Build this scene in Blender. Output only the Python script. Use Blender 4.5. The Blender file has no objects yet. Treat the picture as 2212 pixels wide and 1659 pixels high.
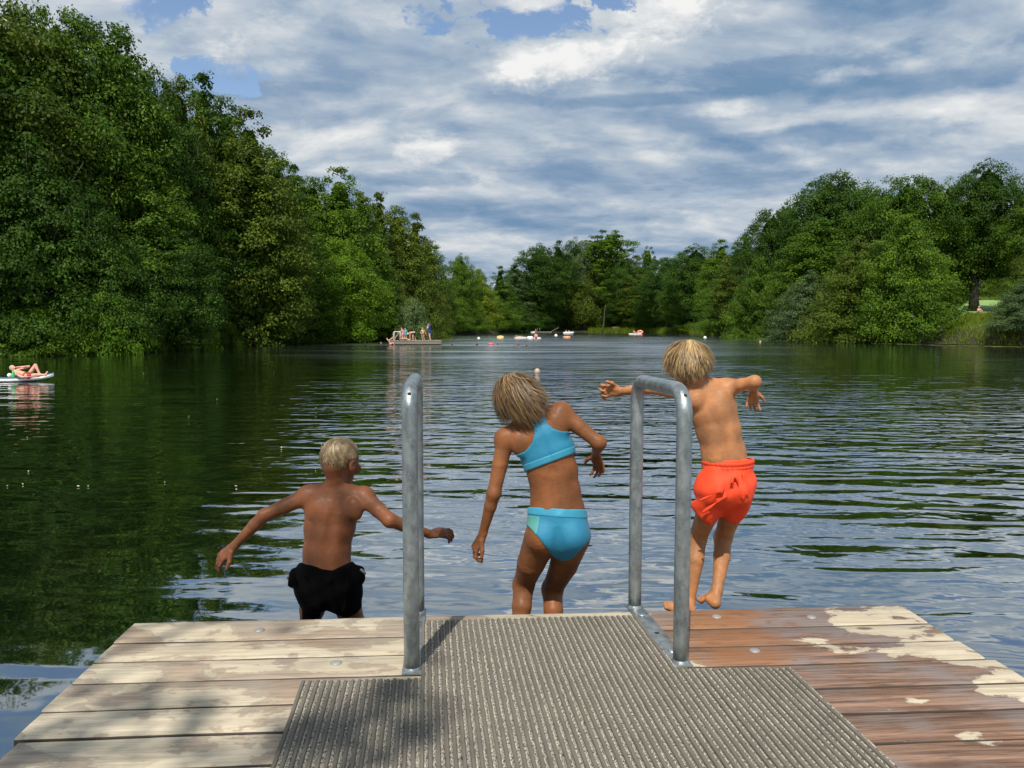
import bpy, math, numpy as np
from mathutils import Vector
R = math.radians
SC = bpy.context.scene
COL = SC.collection

# ------------------------------------------------------------------ camera
CZ, PITCH, F, UC, VC = 1.6, R(4.18), 1661.5, 1106.0, 829.5
cam = bpy.data.cameras.new('camera'); camo = bpy.data.objects.new('camera', cam); COL.objects.link(camo)
camo.location = (0, 0, CZ); camo.rotation_euler = (R(90) - PITCH, 0, 0)
cam.sensor_width = 36; cam.lens = F / 2212 * 36; cam.clip_start = 0.05; cam.clip_end = 5000
SC.camera = camo
FW = np.array([0, math.cos(PITCH), -math.sin(PITCH)]); UPV = np.array([0, math.sin(PITCH), math.cos(PITCH)]); RT = np.array([1., 0, 0])
CAM = np.array([0, 0, CZ])
def P(u, v, d):            # a world point from its place in the photograph and its distance
    return CAM + d * (FW + RT * (u - UC) / F + UPV * (VC - v) / F)
def G(u, v, z=0.0):        # the point of a level surface seen there
    r = FW + RT * (u - UC) / F + UPV * (VC - v) / F
    return CAM + r * ((z - CZ) / r[2])

# ------------------------------------------------------------------ sun, sky, exposure
SUN_EL, SUN_AZ = 56.0, 194.0
sl = bpy.data.lights.new('sun', 'SUN'); sl.energy = 5.0; sl.angle = R(0.53); sl.color = (1, .95, .86)
so = bpy.data.objects.new('sun', sl); COL.objects.link(so)
sd = Vector((math.sin(R(SUN_AZ)) * math.cos(R(SUN_EL)), math.cos(R(SUN_AZ)) * math.cos(R(SUN_EL)), math.sin(R(SUN_EL))))
so.rotation_euler = sd.to_track_quat('Z', 'Y').to_euler()
so.location = (-4, -12, 20)
SC.view_settings.view_transform = 'Standard'; SC.view_settings.look = 'None'
SC.view_settings.exposure = 0.0; SC.view_settings.gamma = 1
SC.cycles.max_bounces = 6; SC.cycles.diffuse_bounces = 2; SC.cycles.glossy_bounces = 3; SC.cycles.transmission_bounces = 2; SC.cycles.transparent_max_bounces = 4
SC.cycles.sample_clamp_indirect = 4

class NT:
    """small helper for writing node trees"""
    def __init__(s, tree): s.t = tree; s.L = tree.links
    def n(s, ty, **kw):
        nd = s.t.nodes.new(ty)
        for k, v in kw.items():
            if k.startswith('_'): setattr(nd, k[1:], v)
        return nd
    def put(s, sock, v):
        if isinstance(v, bpy.types.NodeSocket): s.L.new(v, sock)
        elif v is not None: sock.default_value = v
    def math(s, op, a, b=None, c=None, clamp=False):
        nd = s.t.nodes.new('ShaderNodeMath'); nd.operation = op; nd.use_clamp = clamp
        s.put(nd.inputs[0], a)
        if b is not None: s.put(nd.inputs[1], b)
        if c is not None: s.put(nd.inputs[2], c)
        return nd.outputs[0]
    def vmath(s, op, a, b=None):
        nd = s.t.nodes.new('ShaderNodeVectorMath'); nd.operation = op
        s.put(nd.inputs[0], a)
        if b is not None: s.put(nd.inputs[1], b)
        return nd.outputs['Value'] if op in ('LENGTH', 'DISTANCE', 'DOT_PRODUCT') else nd.outputs[0]
    def noise(s, vec, scale=1, detail=2, rough=.5, dist=0, lac=2):
        nd = s.t.nodes.new('ShaderNodeTexNoise')
        if vec is not None: s.put(nd.inputs['Vector'], vec)
        s.put(nd.inputs['Scale'], scale); nd.inputs['Detail'].default_value = detail
        nd.inputs['Roughness'].default_value = rough; nd.inputs['Distortion'].default_value = dist; nd.inputs['Lacunarity'].default_value = lac
        return nd.outputs['Fac']
    def ramp(s, v, a, b, c=0., d=1., smooth=True):
        nd = s.t.nodes.new('ShaderNodeMapRange'); nd.interpolation_type = 'SMOOTHSTEP' if smooth else 'LINEAR'
        s.put(nd.inputs[0], v)
        for i, x in enumerate((a, b, c, d)): s.put(nd.inputs[i + 1], x)
        return nd.outputs[0]
    def mix(s, f, a, b, mode='MIX'):
        nd = s.t.nodes.new('ShaderNodeMix'); nd.data_type = 'RGBA'; nd.blend_type = mode
        s.put(nd.inputs[0], f)
        for i, x in ((6, a), (7, b)):
            s.put(nd.inputs[i], (*x, 1) if isinstance(x, tuple) and len(x) == 3 else x)
        return nd.outputs[2]
    def mixf(s, f, a, b):
        nd = s.t.nodes.new('ShaderNodeMix'); nd.data_type = 'FLOAT'
        s.put(nd.inputs[0], f); s.put(nd.inputs[2], a); s.put(nd.inputs[3], b)
        return nd.outputs[0]
    def xyz(s, v):
        nd = s.t.nodes.new('ShaderNodeSeparateXYZ'); s.put(nd.inputs[0], v); return nd.outputs
    def vec(s, x, y, z):
        nd = s.t.nodes.new('ShaderNodeCombineXYZ')
        for i, q in enumerate((x, y, z)): s.put(nd.inputs[i], q)
        return nd.outputs[0]
    def bump(s, h, dist=1., strength=1., normal=None):
        nd = s.t.nodes.new('ShaderNodeBump'); s.put(nd.inputs['Height'], h); nd.inputs['Distance'].default_value = dist
        nd.inputs['Strength'].default_value = strength
        if normal is not None: s.put(nd.inputs['Normal'], normal)
        return nd.outputs[0]

W = bpy.data.worlds.new('World'); SC.world = W; W.use_nodes = True
def build_world():
    t = W.node_tree; t.nodes.clear(); q = NT(t)
    sky = q.n('ShaderNodeTexSky'); sky.sky_type = 'NISHITA'; sky.sun_disc = False
    sky.sun_elevation = R(SUN_EL); sky.sun_rotation = R(SUN_AZ); sky.air_density = 1.0; sky.dust_density = .6; sky.ozone_density = 1.6
    d = q.n('ShaderNodeTexCoord').outputs['Generated']
    o = q.xyz(d); x, y = o[0], o[1]; z = q.math('MAXIMUM', o[2], 0.0)
    az = q.math('ARCTAN2', x, y); el = q.math('ARCSINE', z)
    pd = q.math('ADD', z, .24)
    p = q.vec(q.math('DIVIDE', x, pd), q.math('DIVIDE', y, pd), 0.0)
    p1 = q.vmath('MULTIPLY', p, (1.3, 1.9, 1))
    warp = q.noise(p1, .9, 3, .5)
    wv = q.vec(q.math('MULTIPLY', warp, .55), q.math('MULTIPLY', warp, .35), 0.0)
    p2 = q.vmath('ADD', p1, wv)
    big = q.noise(p2, .8, 9, .56)
    # the same field a little higher in the sky: bright upper rims, blue-grey bases
    p3 = q.vmath('ADD', p2, (-.02, .16, 0.0))
    low = q.noise(p3, .8, 9, .56)
    relief = q.math('SUBTRACT', low, big)
    fine = q.noise(p2, 3.4, 8, .66, .25)
    ae = q.vec(az, el, 0.0)
    wob = q.noise(q.vmath('MULTIPLY', ae, (11, 19, 1)), 1.0, 9, .66, .3)
    wob2 = q.noise(q.vmath('MULTIPLY', ae, (9, 16, 1)), 2.4, 8, .62)
    def blob(u, v, ru, rv, s=.9, lo=.50, hi=1.10):
        a0 = math.atan((u - UC) / F); e0 = math.atan((708 - v) / F)
        dv = q.vmath('SUBTRACT', ae, (a0, e0, 0.0))
        dv = q.vmath('MULTIPLY', dv, (F / ru, F / rv, 0.0))
        L = q.vmath('LENGTH', dv)
        L = q.math('ADD', L, q.math('MULTIPLY', q.math('SUBTRACT', wob, .5), 4.2 * s))
        return q.ramp(L, hi, lo)
    def total(lst, **kw):
        acc = None
        for b in lst:
            w = b[-1]; k = q.math('MULTIPLY', blob(*b[:-1], **kw), w)
            acc = k if acc is None else q.math('ADD', acc, k)
        return acc
    holes = total([(1130, 70, 190, 55, .9, .9), (1420, 20, 170, 30, .8, .9), (370, 95, 120, 55, .9, .75), (500, 205, 95, 45, .9, .9), (890, 90, 80, 45, .9, .35), (700, -30, 120, 40, .9, .3), (2150, -10, 180, 60, .9, .7), (60, -20, 200, 40, .8, .5), (640, 150, 60, 30, .9, .2)])
    white = total([(1215, 160, 120, 52, .8, .95), (1440, 62, 120, 62, .8, .95), (930, 335, 95, 32, .7, .9), (1560, 266, 90, 24, .6, .75), (1800, 217, 100, 24, .6, .8), (300, 60, 70, 60, .8, .6), (590, 150, 140, 60, .8, .35), (1140, 20, 95, 40, .8, .6), (760, 60, 160, 45, .8, .3), (1390, 350, 100, 14, .5, .35), (1730, 40, 220, 60, .8, .3), (560, 330, 180, 50, .6, .3), (1180, 320, 130, 18, .5, .35), (800, 290, 160, 30, .6, .3), (1130, 140, 70, 45, .8, .5), (2010, 300, 160, 22, .5, .3), (1930, 215, 60, 18, .6, .4), (2150, 60, 40, 26, .7, .6), (1690, 385, 120, 14, .5, .3), (460, 140, 90, 40, .8, .4)], lo=.30, hi=1.08)
    dark = total([(1700, 200, 330, 40, .5, .5), (900, 395, 160, 22, .4, .55), (1180, 385, 150, 34, .5, .32), (2000, 250, 260, 30, .5, .4), (1400, 235, 250, 16, .4, .45), (1750, 330, 300, 26, .5, .5), (640, 230, 160, 26, .5, .25), (1230, 480, 300, 40, .5, .25), (1900, 90, 200, 40, .6, .3)])
    # pale veil nearly everywhere with blue gaps
    cover = q.ramp(q.math('SUBTRACT', q.math('ADD', big, q.math('MULTIPLY', white, .5)), q.math('MULTIPLY', holes, .42)), .16, .40)
    lum = q.math('ADD', .44, q.math('MULTIPLY', relief, 3.4))
    lum = q.math('ADD', lum, q.math('MULTIPLY', q.math('SUBTRACT', big, .5), .9))
    lum = q.math('ADD', lum, q.math('MULTIPLY', q.math('SUBTRACT', fine, .5), .42))
    lum = q.math('ADD', lum, q.math('MULTIPLY', white, q.math('ADD', .42, q.math('MULTIPLY', q.math('SUBTRACT', wob2, .5), 1.3))))
    lum = q.math('SUBTRACT', lum, q.math('MULTIPLY', dark, .55))
    cr = q.n('ShaderNodeValToRGB'); q.put(cr.inputs[0], lum)
    e = cr.color_ramp.elements
    e[0].position = 0.0; e[0].color = (.17, .29, .45, 1)
    e[1].position = 1.0; e[1].color = (.90, .90, .89, 1)
    for ps, c in ((.22, (.26, .365, .51)), (.45, (.42, .505, .605)), (.68, (.64, .68, .72))):
        k = e.new(ps); k.color = (*c, 1)
    # the horizon band is paler
    b1 = q.n('ShaderNodeBackground'); q.put(b1.inputs[0], sky.outputs[0]); b1.inputs[1].default_value = .15
    b2 = q.n('ShaderNodeBackground'); q.put(b2.inputs[0], cr.outputs[0]); b2.inputs[1].default_value = 1.0
    ms = q.n('ShaderNodeMixShader'); q.put(ms.inputs[0], cover); q.L.new(b1.outputs[0], ms.inputs[1]); q.L.new(b2.outputs[0], ms.inputs[2])
    out = q.n('ShaderNodeOutputWorld'); q.L.new(ms.outputs[0], out.inputs[0])
build_world()

# ------------------------------------------------------------------ object helpers
def tag(o, label=None, cat=None, group=None, kind=None):
    if label: o['label'] = label
    if cat: o['category'] = cat
    if group: o['group'] = group
    if kind: o['kind'] = kind
    return o
def empty(name, loc, label, cat, group=None):
    o = bpy.data.objects.new(name, None); COL.objects.link(o); o.location = tuple(float(a) for a in loc); o.empty_display_size = .2
    return tag(o, label, cat, group)
def mesh(name, V, Fc, mat=None, parent=None, loc=None, smooth=True, attr=None):
    """V in world metres. parent: stored relative to it. Fc: an (n,4)/(n,3) array or list of tuples"""
    V = np.asarray(V, dtype=np.float64).reshape(-1, 3)
    off = np.array(parent.location) if parent is not None else (np.array(loc, float) if loc is not None else np.zeros(3))
    me = bpy.data.meshes.new(name)
    Vl = (V - off).astype(np.float32)
    if isinstance(Fc, np.ndarray):
        n, k = Fc.shape
        me.vertices.add(len(Vl)); me.vertices.foreach_set('co', Vl.ravel())
        me.loops.add(n * k); me.loops.foreach_set('vertex_index', Fc.astype(np.int32).ravel())
        me.polygons.add(n); me.polygons.foreach_set('loop_start', np.arange(0, n * k, k, dtype=np.int32))
        me.update(calc_edges=True)
    else:
        me.from_pydata([tuple(map(float, p)) for p in Vl], [], [tuple(map(int, f)) for f in Fc]); me.update()
    if smooth: me.polygons.foreach_set('use_smooth', np.ones(len(me.polygons), dtype=bool))
    if attr is not None:                      # per-vertex grey value 'tone'
        a = me.attributes.new('tone', 'FLOAT', 'POINT'); a.data.foreach_set('value', np.asarray(attr, np.float32).ravel())
    if mat: me.materials.append(mat)
    o = bpy.data.objects.new(name, me); COL.objects.link(o)
    if parent is not None: o.parent = parent
    else: o.location = tuple(off)
    if hasattr(me, 'validate'): me.validate()
    return o
def sub(name, V, Fc, mat, parent, grand, smooth=True, attr=None):   # a sub-part: parent is a part whose own location is 0
    o = mesh(name, V, Fc, mat, grand, smooth=smooth, attr=attr); o.parent = parent; return o
def unit(v): v = np.asarray(v, float); return v / (np.linalg.norm(v) + 1e-12)
class MB:
    def __init__(s): s.V = []; s.F = []; s.n = 0
    def add(s, V, Fc):
        s.V.append(np.asarray(V, float)); s.F += [tuple(i + s.n for i in f) for f in Fc]; s.n += len(V)
    def box(s, c, sz, ax=None, bev=0.0):
        ax = np.eye(3) if ax is None else np.asarray(ax, float)
        h = np.array(sz) / 2.; b = bev
        if b <= 0:
            q = [(i, j, k) for i in (-1, 1) for j in (-1, 1) for k in (-1, 1)]
            V = np.array([np.array(c) + (np.array(p) * h) @ ax for p in q])
            s.add(V, [(0, 1, 3, 2), (4, 6, 7, 5), (0, 4, 5, 1), (2, 3, 7, 6), (0, 2, 6, 4), (1, 5, 7, 3)]); return
        prof = [(-h[0] + b, -h[2]), (h[0] - b, -h[2]), (h[0], -h[2] + b), (h[0], h[2] - b), (h[0] - b, h[2]), (-h[0] + b, h[2]), (-h[0], h[2] - b), (-h[0], -h[2] + b)]
        V = []
        for yy, kk in ((-h[1], 1), (-h[1] + b, 0), (h[1] - b, 0), (h[1], 1)):
            for (px, pz) in prof:
                if kk: px = np.sign(px) * (abs(px) - b * .5); pz = np.sign(pz) * (abs(pz) - b * .5)
                V.append(np.array(c) + np.array([px, yy, pz]) @ ax)
        Fc = [tuple(range(8)), tuple(range(31, 23, -1))]
        for r in range(3):
            for i in range(8):
                j = (i + 1) % 8; Fc.append((r * 8 + j, r * 8 + i, (r + 1) * 8 + i, (r + 1) * 8 + j))
        s.add(V, Fc)
    def tube(s, pts, rad, n=10, caps=True):
        pts = [np.asarray(p, float) for p in pts]; m = len(pts)
        rad = [rad] * m if np.isscalar(rad) else rad
        T = [unit(pts[min(i + 1, m - 1)] - pts[max(i - 1, 0)]) for i in range(m)]
        a = np.array([0, 0, 1.]) if abs(T[0][2]) < .9 else np.array([1., 0, 0])
        X = unit(np.cross(T[0], a)); V = []
        for i in range(m):
            X = unit(X - T[i] * X.dot(T[i])); Y = np.cross(T[i], X)
            for k in range(n):
                th = 2 * math.pi * k / n; V.append(pts[i] + rad[i] * (X * math.cos(th) + Y * math.sin(th)))
        Fc = []
        for i in range(m - 1):
            for k in range(n):
                k2 = (k + 1) % n; Fc.append((i * n + k, i * n + k2, (i + 1) * n + k2, (i + 1) * n + k))
        if caps: Fc.append(tuple(range(n - 1, -1, -1))); Fc.append(tuple((m - 1) * n + k for k in range(n)))
        s.add(V, Fc)
    def lathe(s, base, prof, n=20, axis=(0, 0, 1)):
        A = unit(axis); a = np.array([1., 0, 0]) if abs(A[0]) < .9 else np.array([0, 1., 0])
        X = unit(np.cross(A, a)); Y = np.cross(A, X); V = []
        for (r, h) in prof:
            for k in range(n):
                th = 2 * math.pi * k / n; V.append(np.array(base) + A * h + max(r, 1e-5) * (X * math.cos(th) + Y * math.sin(th)))
        Fc = []
        for i in range(len(prof) - 1):
            for k in range(n):
                k2 = (k + 1) % n; Fc.append((i * n + k, i * n + k2, (i + 1) * n + k2, (i + 1) * n + k))
        Fc.append(tuple(range(n - 1, -1, -1))); Fc.append(tuple((len(prof) - 1) * n + k for k in range(n)))
        s.add(V, Fc)
    def build(s, name, mat, parent=None, loc=None, smooth=True, grand=None):
        V = np.concatenate(s.V)
        if grand is not None: return sub(name, V, s.F, mat, parent, grand, smooth)
        return mesh(name, V, s.F, mat, parent, loc, smooth)
def autosmooth(o, ang=40):
    me = o.data; me.polygons.foreach_set('use_smooth', np.ones(len(me.polygons), dtype=bool))
    me.set_sharp_from_angle(angle=R(ang)); return o

# ------------------------------------------------------------------ materials
def material(name):
    m = bpy.data.materials.new(name); m.use_nodes = True; t = m.node_tree; t.nodes.clear(); q = NT(t)
    b = q.n('ShaderNodeBsdfPrincipled'); o = q.n('ShaderNodeOutputMaterial'); q.L.new(b.outputs[0], o.inputs[0])
    pos = q.n('ShaderNodeNewGeometry').outputs['Position']
    return m, q, b, o, pos
def simple(name, col, rough=.5, metal=0., var=.12, scale=20., bump=0., coat=0.):
    m, q, b, o, pos = material(name)
    nz = q.noise(pos, scale, 4, .6)
    c = q.mix(nz, tuple(a * (1 - var) for a in col), tuple(min(1, a * (1 + var)) for a in col))
    q.put(b.inputs['Base Color'], c); b.inputs['Metallic'].default_value = metal
    q.put(b.inputs['Roughness'], q.ramp(nz, .2, .8, max(0, rough - .08), rough + .08))
    if coat: b.inputs['Coat Weight'].default_value = coat
    if bump: q.put(b.inputs['Normal'], q.bump(q.noise(pos, scale * 2.5, 4, .6), bump))
    return m
def skin_mat(name, col, red=.25):
    m, q, b, o, pos = material(name)
    n1 = q.noise(pos, 9, 4, .6); n2 = q.noise(pos, 60, 3, .6); n3 = q.noise(pos, 260, 2, .5)
    c = q.mix(q.ramp(n1, .3, .7), tuple(a * .74 for a in col), (min(1, col[0] * 1.22), col[1] * 1.1, col[2] * 1.0))
    c = q.mix(q.math('MULTIPLY', q.ramp(n2, .5, .75), .25), c, (col[0] * .9, col[1] * .62, col[2] * .55))
    q.put(b.inputs['Base Color'], c)
    q.put(b.inputs['Roughness'], q.ramp(n2, .3, .7, .48, .68)); b.inputs['Specular IOR Level'].default_value = .38
    b.inputs['Subsurface Weight'].default_value = .06; b.inputs['Coat Weight'].default_value = .06; b.inputs['Coat Roughness'].default_value = .32; b.inputs['Subsurface Scale'].default_value = .012
    b.inputs['Subsurface Radius'].default_value = (1, .35, .2)
    b.inputs['IOR'].default_value = 1.4
    q.put(b.inputs['Normal'], q.bump(q.math('ADD', q.math('MULTIPLY', n3, .35), n2), .0022))
    return m
def hair_mat(name, dark, light):
    m, q, b, o, pos = material(name)
    at = q.n('ShaderNodeAttribute', _attribute_name='tone').outputs['Fac']
    c = q.mix(at, dark, light)
    c = q.mix(q.math('MULTIPLY', q.noise(pos, 70, 3, .6), .4), c, dark)
    q.put(b.inputs['Base Color'], c); b.inputs['Roughness'].default_value = .42; b.inputs['Specular IOR Level'].default_value = .45
    return m
def cloth_mat(name, col, rough=.75, wave=900., bumpd=.0008, var=.08, sheen=.2):
    m, q, b, o, pos = material(name)
    nz = q.noise(pos, 14, 5, .6); fn = q.noise(pos, wave, 2, .5)
    c = q.mix(nz, tuple(a * (1 - var) for a in col), tuple(min(1, a * (1 + var)) for a in col))
    q.put(b.inputs['Base Color'], c); b.inputs['Roughness'].default_value = rough
    b.inputs['Sheen Weight'].default_value = sheen
    q.put(b.inputs['Normal'], q.bump(q.math('ADD', fn, q.math('MULTIPLY', q.noise(pos, 45, 4, .6), 2.)), bumpd))
    return m

# ------------------------------------------------------------------ ground (one sheet to the horizon) and water
SH = [(-420, 775), (-100, 771), (0, 768), (100, 767), (200, 764), (300, 757), (400, 750), (500, 745), (640, 740), (740, 737), (800, 731), (880, 727), (960, 724), (1020, 723),
      (1100, 719.6), (1250, 718.7), (1400, 719.4), (1500, 722), (1560, 727), (1640, 731), (1700, 735), (1850, 739), (2000, 743), (2100, 745), (2212, 747), (2350, 750), (2800, 756)]
_pts = [G(u, v)[:2] for u, v in SH]
_th = [math.atan2(p[0], p[1]) for p in _pts]; _r = [math.hypot(p[0], p[1]) for p in _pts]
_th = [-math.pi, -2.4, -1.7, -1.1] + _th + [1.1, 1.7, 2.4, math.pi]; _r = [9, 12, 24, 34] + _r + [52, 34, 14, 9]
_rings = np.array([-8, -2.5, -.5, 0, .5, 1.5, 4, 12, 22, 60, 250, 2600.])
_zr = np.array([-2.5, -1.2, -.15, .03, .18, .4, .7, 1.1, 1.3, 1.9, 3, 4.])
_zh = np.array([-2.5, -1.2, -.15, .03, .5, 1.0, 1.9, 2.9, 3.2, 6.0, 9, 6.])
def shore_r(th): return np.interp(th, _th, _r)
def hillw(th):
    a, b = math.atan((2020 - UC) / F), math.atan((2400 - UC) / F)
    return np.clip((th - a) / .03, 0, 1) * np.clip((b - th) / .05, 0, 1)
def gz(x, y):
    th = math.atan2(x, y); o = math.hypot(x, y) - shore_r(th); w = hillw(th)
    return float(np.interp(o, _rings, _zr) * (1 - w) + np.interp(o, _rings, _zh) * w)
def build_ground():
    rng = np.random.default_rng(3)
    n = 720; th = np.linspace(-math.pi, math.pi, n, endpoint=False); V = []; m = len(_rings)
    for k, (dr, a, b) in enumerate(zip(_rings, _zr, _zh)):
        jit = np.convolve(rng.normal(0, .5, n + 6), np.ones(7) / 7, 'valid')
        r = np.maximum(shore_r(th) + dr + (jit if abs(dr) < 5 else 0), .5); w = hillw(th)
        z = a * (1 - w) + b * w + (rng.normal(0, .04, n) if dr > .4 else 0)
        V.append(np.stack([r * np.sin(th), r * np.cos(th), z], 1))
    V = np.concatenate(V); Fc = []
    i = np.arange(n); j = (i + 1) % n
    for k in range(m - 1): Fc.append(np.stack([k * n + i, k * n + j, (k + 1) * n + j, (k + 1) * n + i], 1))
    Fc = np.concatenate(Fc)
    m_, q, b, o, pos = material('earth_and_grass')
    n1 = q.noise(pos, .35, 6, .6); n2 = q.noise(pos, 6, 5, .65)
    g = q.mix(n2, (.05, .085, .018), (.13, .17, .045)); e = q.mix(n2, (.018, .018, .008), (.045, .040, .020))
    zz = q.xyz(pos)[2]
    q.put(b.inputs['Base Color'], q.mix(q.ramp(q.math('ADD', q.math('MULTIPLY', n1, .8), q.math('MULTIPLY', zz, .35)), .75, 1.1), e, q.mix(q.ramp(zz, 2.9, 3.6), g, (.22, .34, .09))))
    b.inputs['Roughness'].default_value = .95
    q.put(b.inputs['Normal'], q.bump(n2, .12))
    tag(mesh('ground', V, Fc, m_), kind='structure')
build_ground()

def build_water():
    # a sheet over the whole lake, dense rows near the dock so that the waves there are real relief
    m_, q, b, o, pos = material('lake_water')
    s = q.xyz(pos); dist = q.vmath('LENGTH', pos)
    def aniso(sx, sy, rot):
        c, si = math.cos(rot), math.sin(rot)
        return q.vec(q.math('MULTIPLY', q.math('ADD', q.math('MULTIPLY', s[0], c), q.math('MULTIPLY', s[1], si)), sx),
                     q.math('MULTIPLY', q.math('SUBTRACT', q.math('MULTIPLY', s[1], c), q.math('MULTIPLY', s[0], si)), sy), 0.0)
    # gusts: calm water by the left bank, livelier in the middle and to the right
    gust = q.noise(q.vmath('MULTIPLY', pos, (.05, .09, 0)), 1.0, 3, .55)
    side = q.ramp(q.math('DIVIDE', s[0], q.math('ADD', q.math('ABSOLUTE', s[1]), 1.5)), -.42, -.02, .30, 1.0)
    calm = q.math('MULTIPLY', q.ramp(q.math('DIVIDE', s[0], q.math('ADD', q.math('ABSOLUTE', s[1]), 1.5)), .18, .42), q.ramp(dist, 16., 40.))
    rough = q.math('MULTIPLY', q.math('MULTIPLY', side, q.math('SUBTRACT', 1., q.math('MULTIPLY', calm, .62))), q.ramp(gust, .3, .7, .75, 1.2))
    fade = lambda d0, d1, v: q.ramp(dist, d0, d1, v, 0.0)
    rl = lambda am: q.math('MULTIPLY', rough, am)
    LAY = [(.30, .95, .12, rl(.050)), (.85, 2.6, -.07, rl(q.math('MULTIPLY', q.ramp(dist, 3., 9., .40, 1.1), fade(20., 60., .058)))), (3.0, 5.6, .10, rl(q.math('MULTIPLY', q.ramp(dist, 3.5, 15., .15, 1.25), fade(12., 36., .024)))),
           (8., 13., -.16, rl(q.math('MULTIPLY', q.ramp(dist, 4., 9., .25, 1.), fade(6., 15., .0032)))), (.10, .36, .05, rl(q.ramp(dist, 18., 70., 0., .14)))]
    streak = q.noise(q.vmath('MULTIPLY', pos, (.05, .30, 0)), 1.0, 4, .6)
    grough = q.math('MULTIPLY', q.math('MULTIPLY', rough, q.math('MULTIPLY', q.ramp(dist, 10., 50., .015, .17), q.ramp(dist, 90., 190., 1., .5))), q.ramp(streak, .35, .65, .7, 1.25))
    def height(px, py):
        def an(sx, sy, r_):
            c, si = math.cos(r_), math.sin(r_)
            return q.vec(q.math('MULTIPLY', q.math('ADD', q.math('MULTIPLY', px, c), q.math('MULTIPLY', py, si)), sx), q.math('MULTIPLY', q.math('SUBTRACT', q.math('MULTIPLY', py, c), q.math('MULTIPLY', px, si)), sy), 0.0)
        h = q.math('MULTIPLY', q.noise(an(.16, .55, -.1), 1.0, 1, .5, .2), .05)
        for (sx, sy, r_, am) in LAY:
            h = q.math('ADD', h, q.math('MULTIPLY', q.noise(an(sx, sy, r_), 1.0, 1, .5, .45), am))
        return h
    E = .008
    H0 = height(s[0], s[1]); HX = height(q.math('ADD', s[0], E), s[1]); HY = height(s[0], q.math('ADD', s[1], E))
    nb = q.vmath('NORMALIZE', q.vec(q.math('DIVIDE', q.math('SUBTRACT', H0, HX), E), q.math('DIVIDE', q.math('SUBTRACT', H0, HY), E), 1.0))
    for nd in list(q.t.nodes):
        if nd.type == 'BSDF_PRINCIPLED': q.t.nodes.remove(nd)
    df = q.n('ShaderNodeBsdfDiffuse'); df.inputs[0].default_value = (.0045, .0110, .0040, 1)
    gl = q.n('ShaderNodeBsdfGlossy'); q.put(gl.inputs[1], q.math('ADD', grough, .02)); gl.inputs[0].default_value = (.90, .92, .93, 1); q.put(gl.inputs['Normal'], nb)
    fr = q.n('ShaderNodeLayerWeight'); q.put(fr.inputs['Normal'], nb)
    mx = q.n('ShaderNodeMixShader'); q.put(mx.inputs[0], q.math('ADD', q.math('MULTIPLY', q.math('POWER', fr.outputs['Facing'], 1.35), .97), .03, None, True))
    q.L.new(df.outputs[0], mx.inputs[1]); q.L.new(gl.outputs[0], mx.inputs[2]); q.L.new(mx.outputs[0], o.inputs[0])
    n = 240; th = np.linspace(-math.pi, math.pi, n, endpoint=False); V = []
    rr = [.01, 4, 8, 12, 20]
    V.append(np.stack([np.sin(th) * .02, np.cos(th) * .02, th * 0], 1))
    for fr_ in (.15, .3, .5, .75, 1.0):
        r = (shore_r(th) + 1.2) * fr_; V.append(np.stack([np.sin(th) * r, np.cos(th) * r, th * 0], 1))
    V = np.concatenate(V); i = np.arange(n); j = (i + 1) % n
    Fc = np.concatenate([np.stack([k * n + i, k * n + j, (k + 1) * n + j, (k + 1) * n + i], 1) for k in range(5)])
    tag(mesh('water', V, Fc, m_), kind='structure')
build_water()

# ------------------------------------------------------------------ foliage
def leaf_mat(name, c1, c2, trans=.25):
    m_, q, b, o, pos = material(name)
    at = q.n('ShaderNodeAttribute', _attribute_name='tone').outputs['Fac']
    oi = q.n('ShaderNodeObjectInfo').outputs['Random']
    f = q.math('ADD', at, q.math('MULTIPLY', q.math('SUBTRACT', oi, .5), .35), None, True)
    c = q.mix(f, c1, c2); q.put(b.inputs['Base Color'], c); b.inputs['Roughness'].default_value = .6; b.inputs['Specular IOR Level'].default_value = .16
    tr = q.n('ShaderNodeBsdfTranslucent'); q.put(tr.inputs[0], q.mix(.5, c, (.10, .20, .02)))
    mx = q.n('ShaderNodeMixShader'); mx.inputs[0].default_value = trans
    q.L.new(b.outputs[0], mx.inputs[1]); q.L.new(tr.outputs[0], mx.inputs[2]); q.L.new(mx.outputs[0], o.inputs[0])
    return m_
LEAF = {
 'dark': leaf_mat('leaf_dark_green', (.014, .042, .003), (.062, .130, .010)),
 'mid': leaf_mat('leaf_green', (.022, .062, .003), (.115, .205, .012)),
 'lime': leaf_mat('leaf_yellow_green', (.060, .105, .004), (.200, .260, .020)),
 'olive': leaf_mat('leaf_olive', (.030, .060, .004), (.145, .190, .017)),
 'grey': leaf_mat('leaf_grey_green', (.040, .078, .024), (.150, .215, .075)),
 'bright': leaf_mat('leaf_fresh_green', (.040, .100, .003), (.145, .255, .012)),
}
def bark_mat():
    m_, q, b, o, pos = material('bark')
    n1 = q.noise(q.vmath('MULTIPLY', pos, (6, 6, 1.2)), 2, 5, .65)
    q.put(b.inputs['Base Color'], q.mix(n1, (.035, .03, .024), (.12, .10, .08))); b.inputs['Roughness'].default_value = .9
    q.put(b.inputs['Normal'], q.bump(n1, .04)); return m_
BARK = bark_mat()
PALE_BARK = simple('pale_bark', (.20, .18, .14), .85, scale=6, var=.35)

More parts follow.
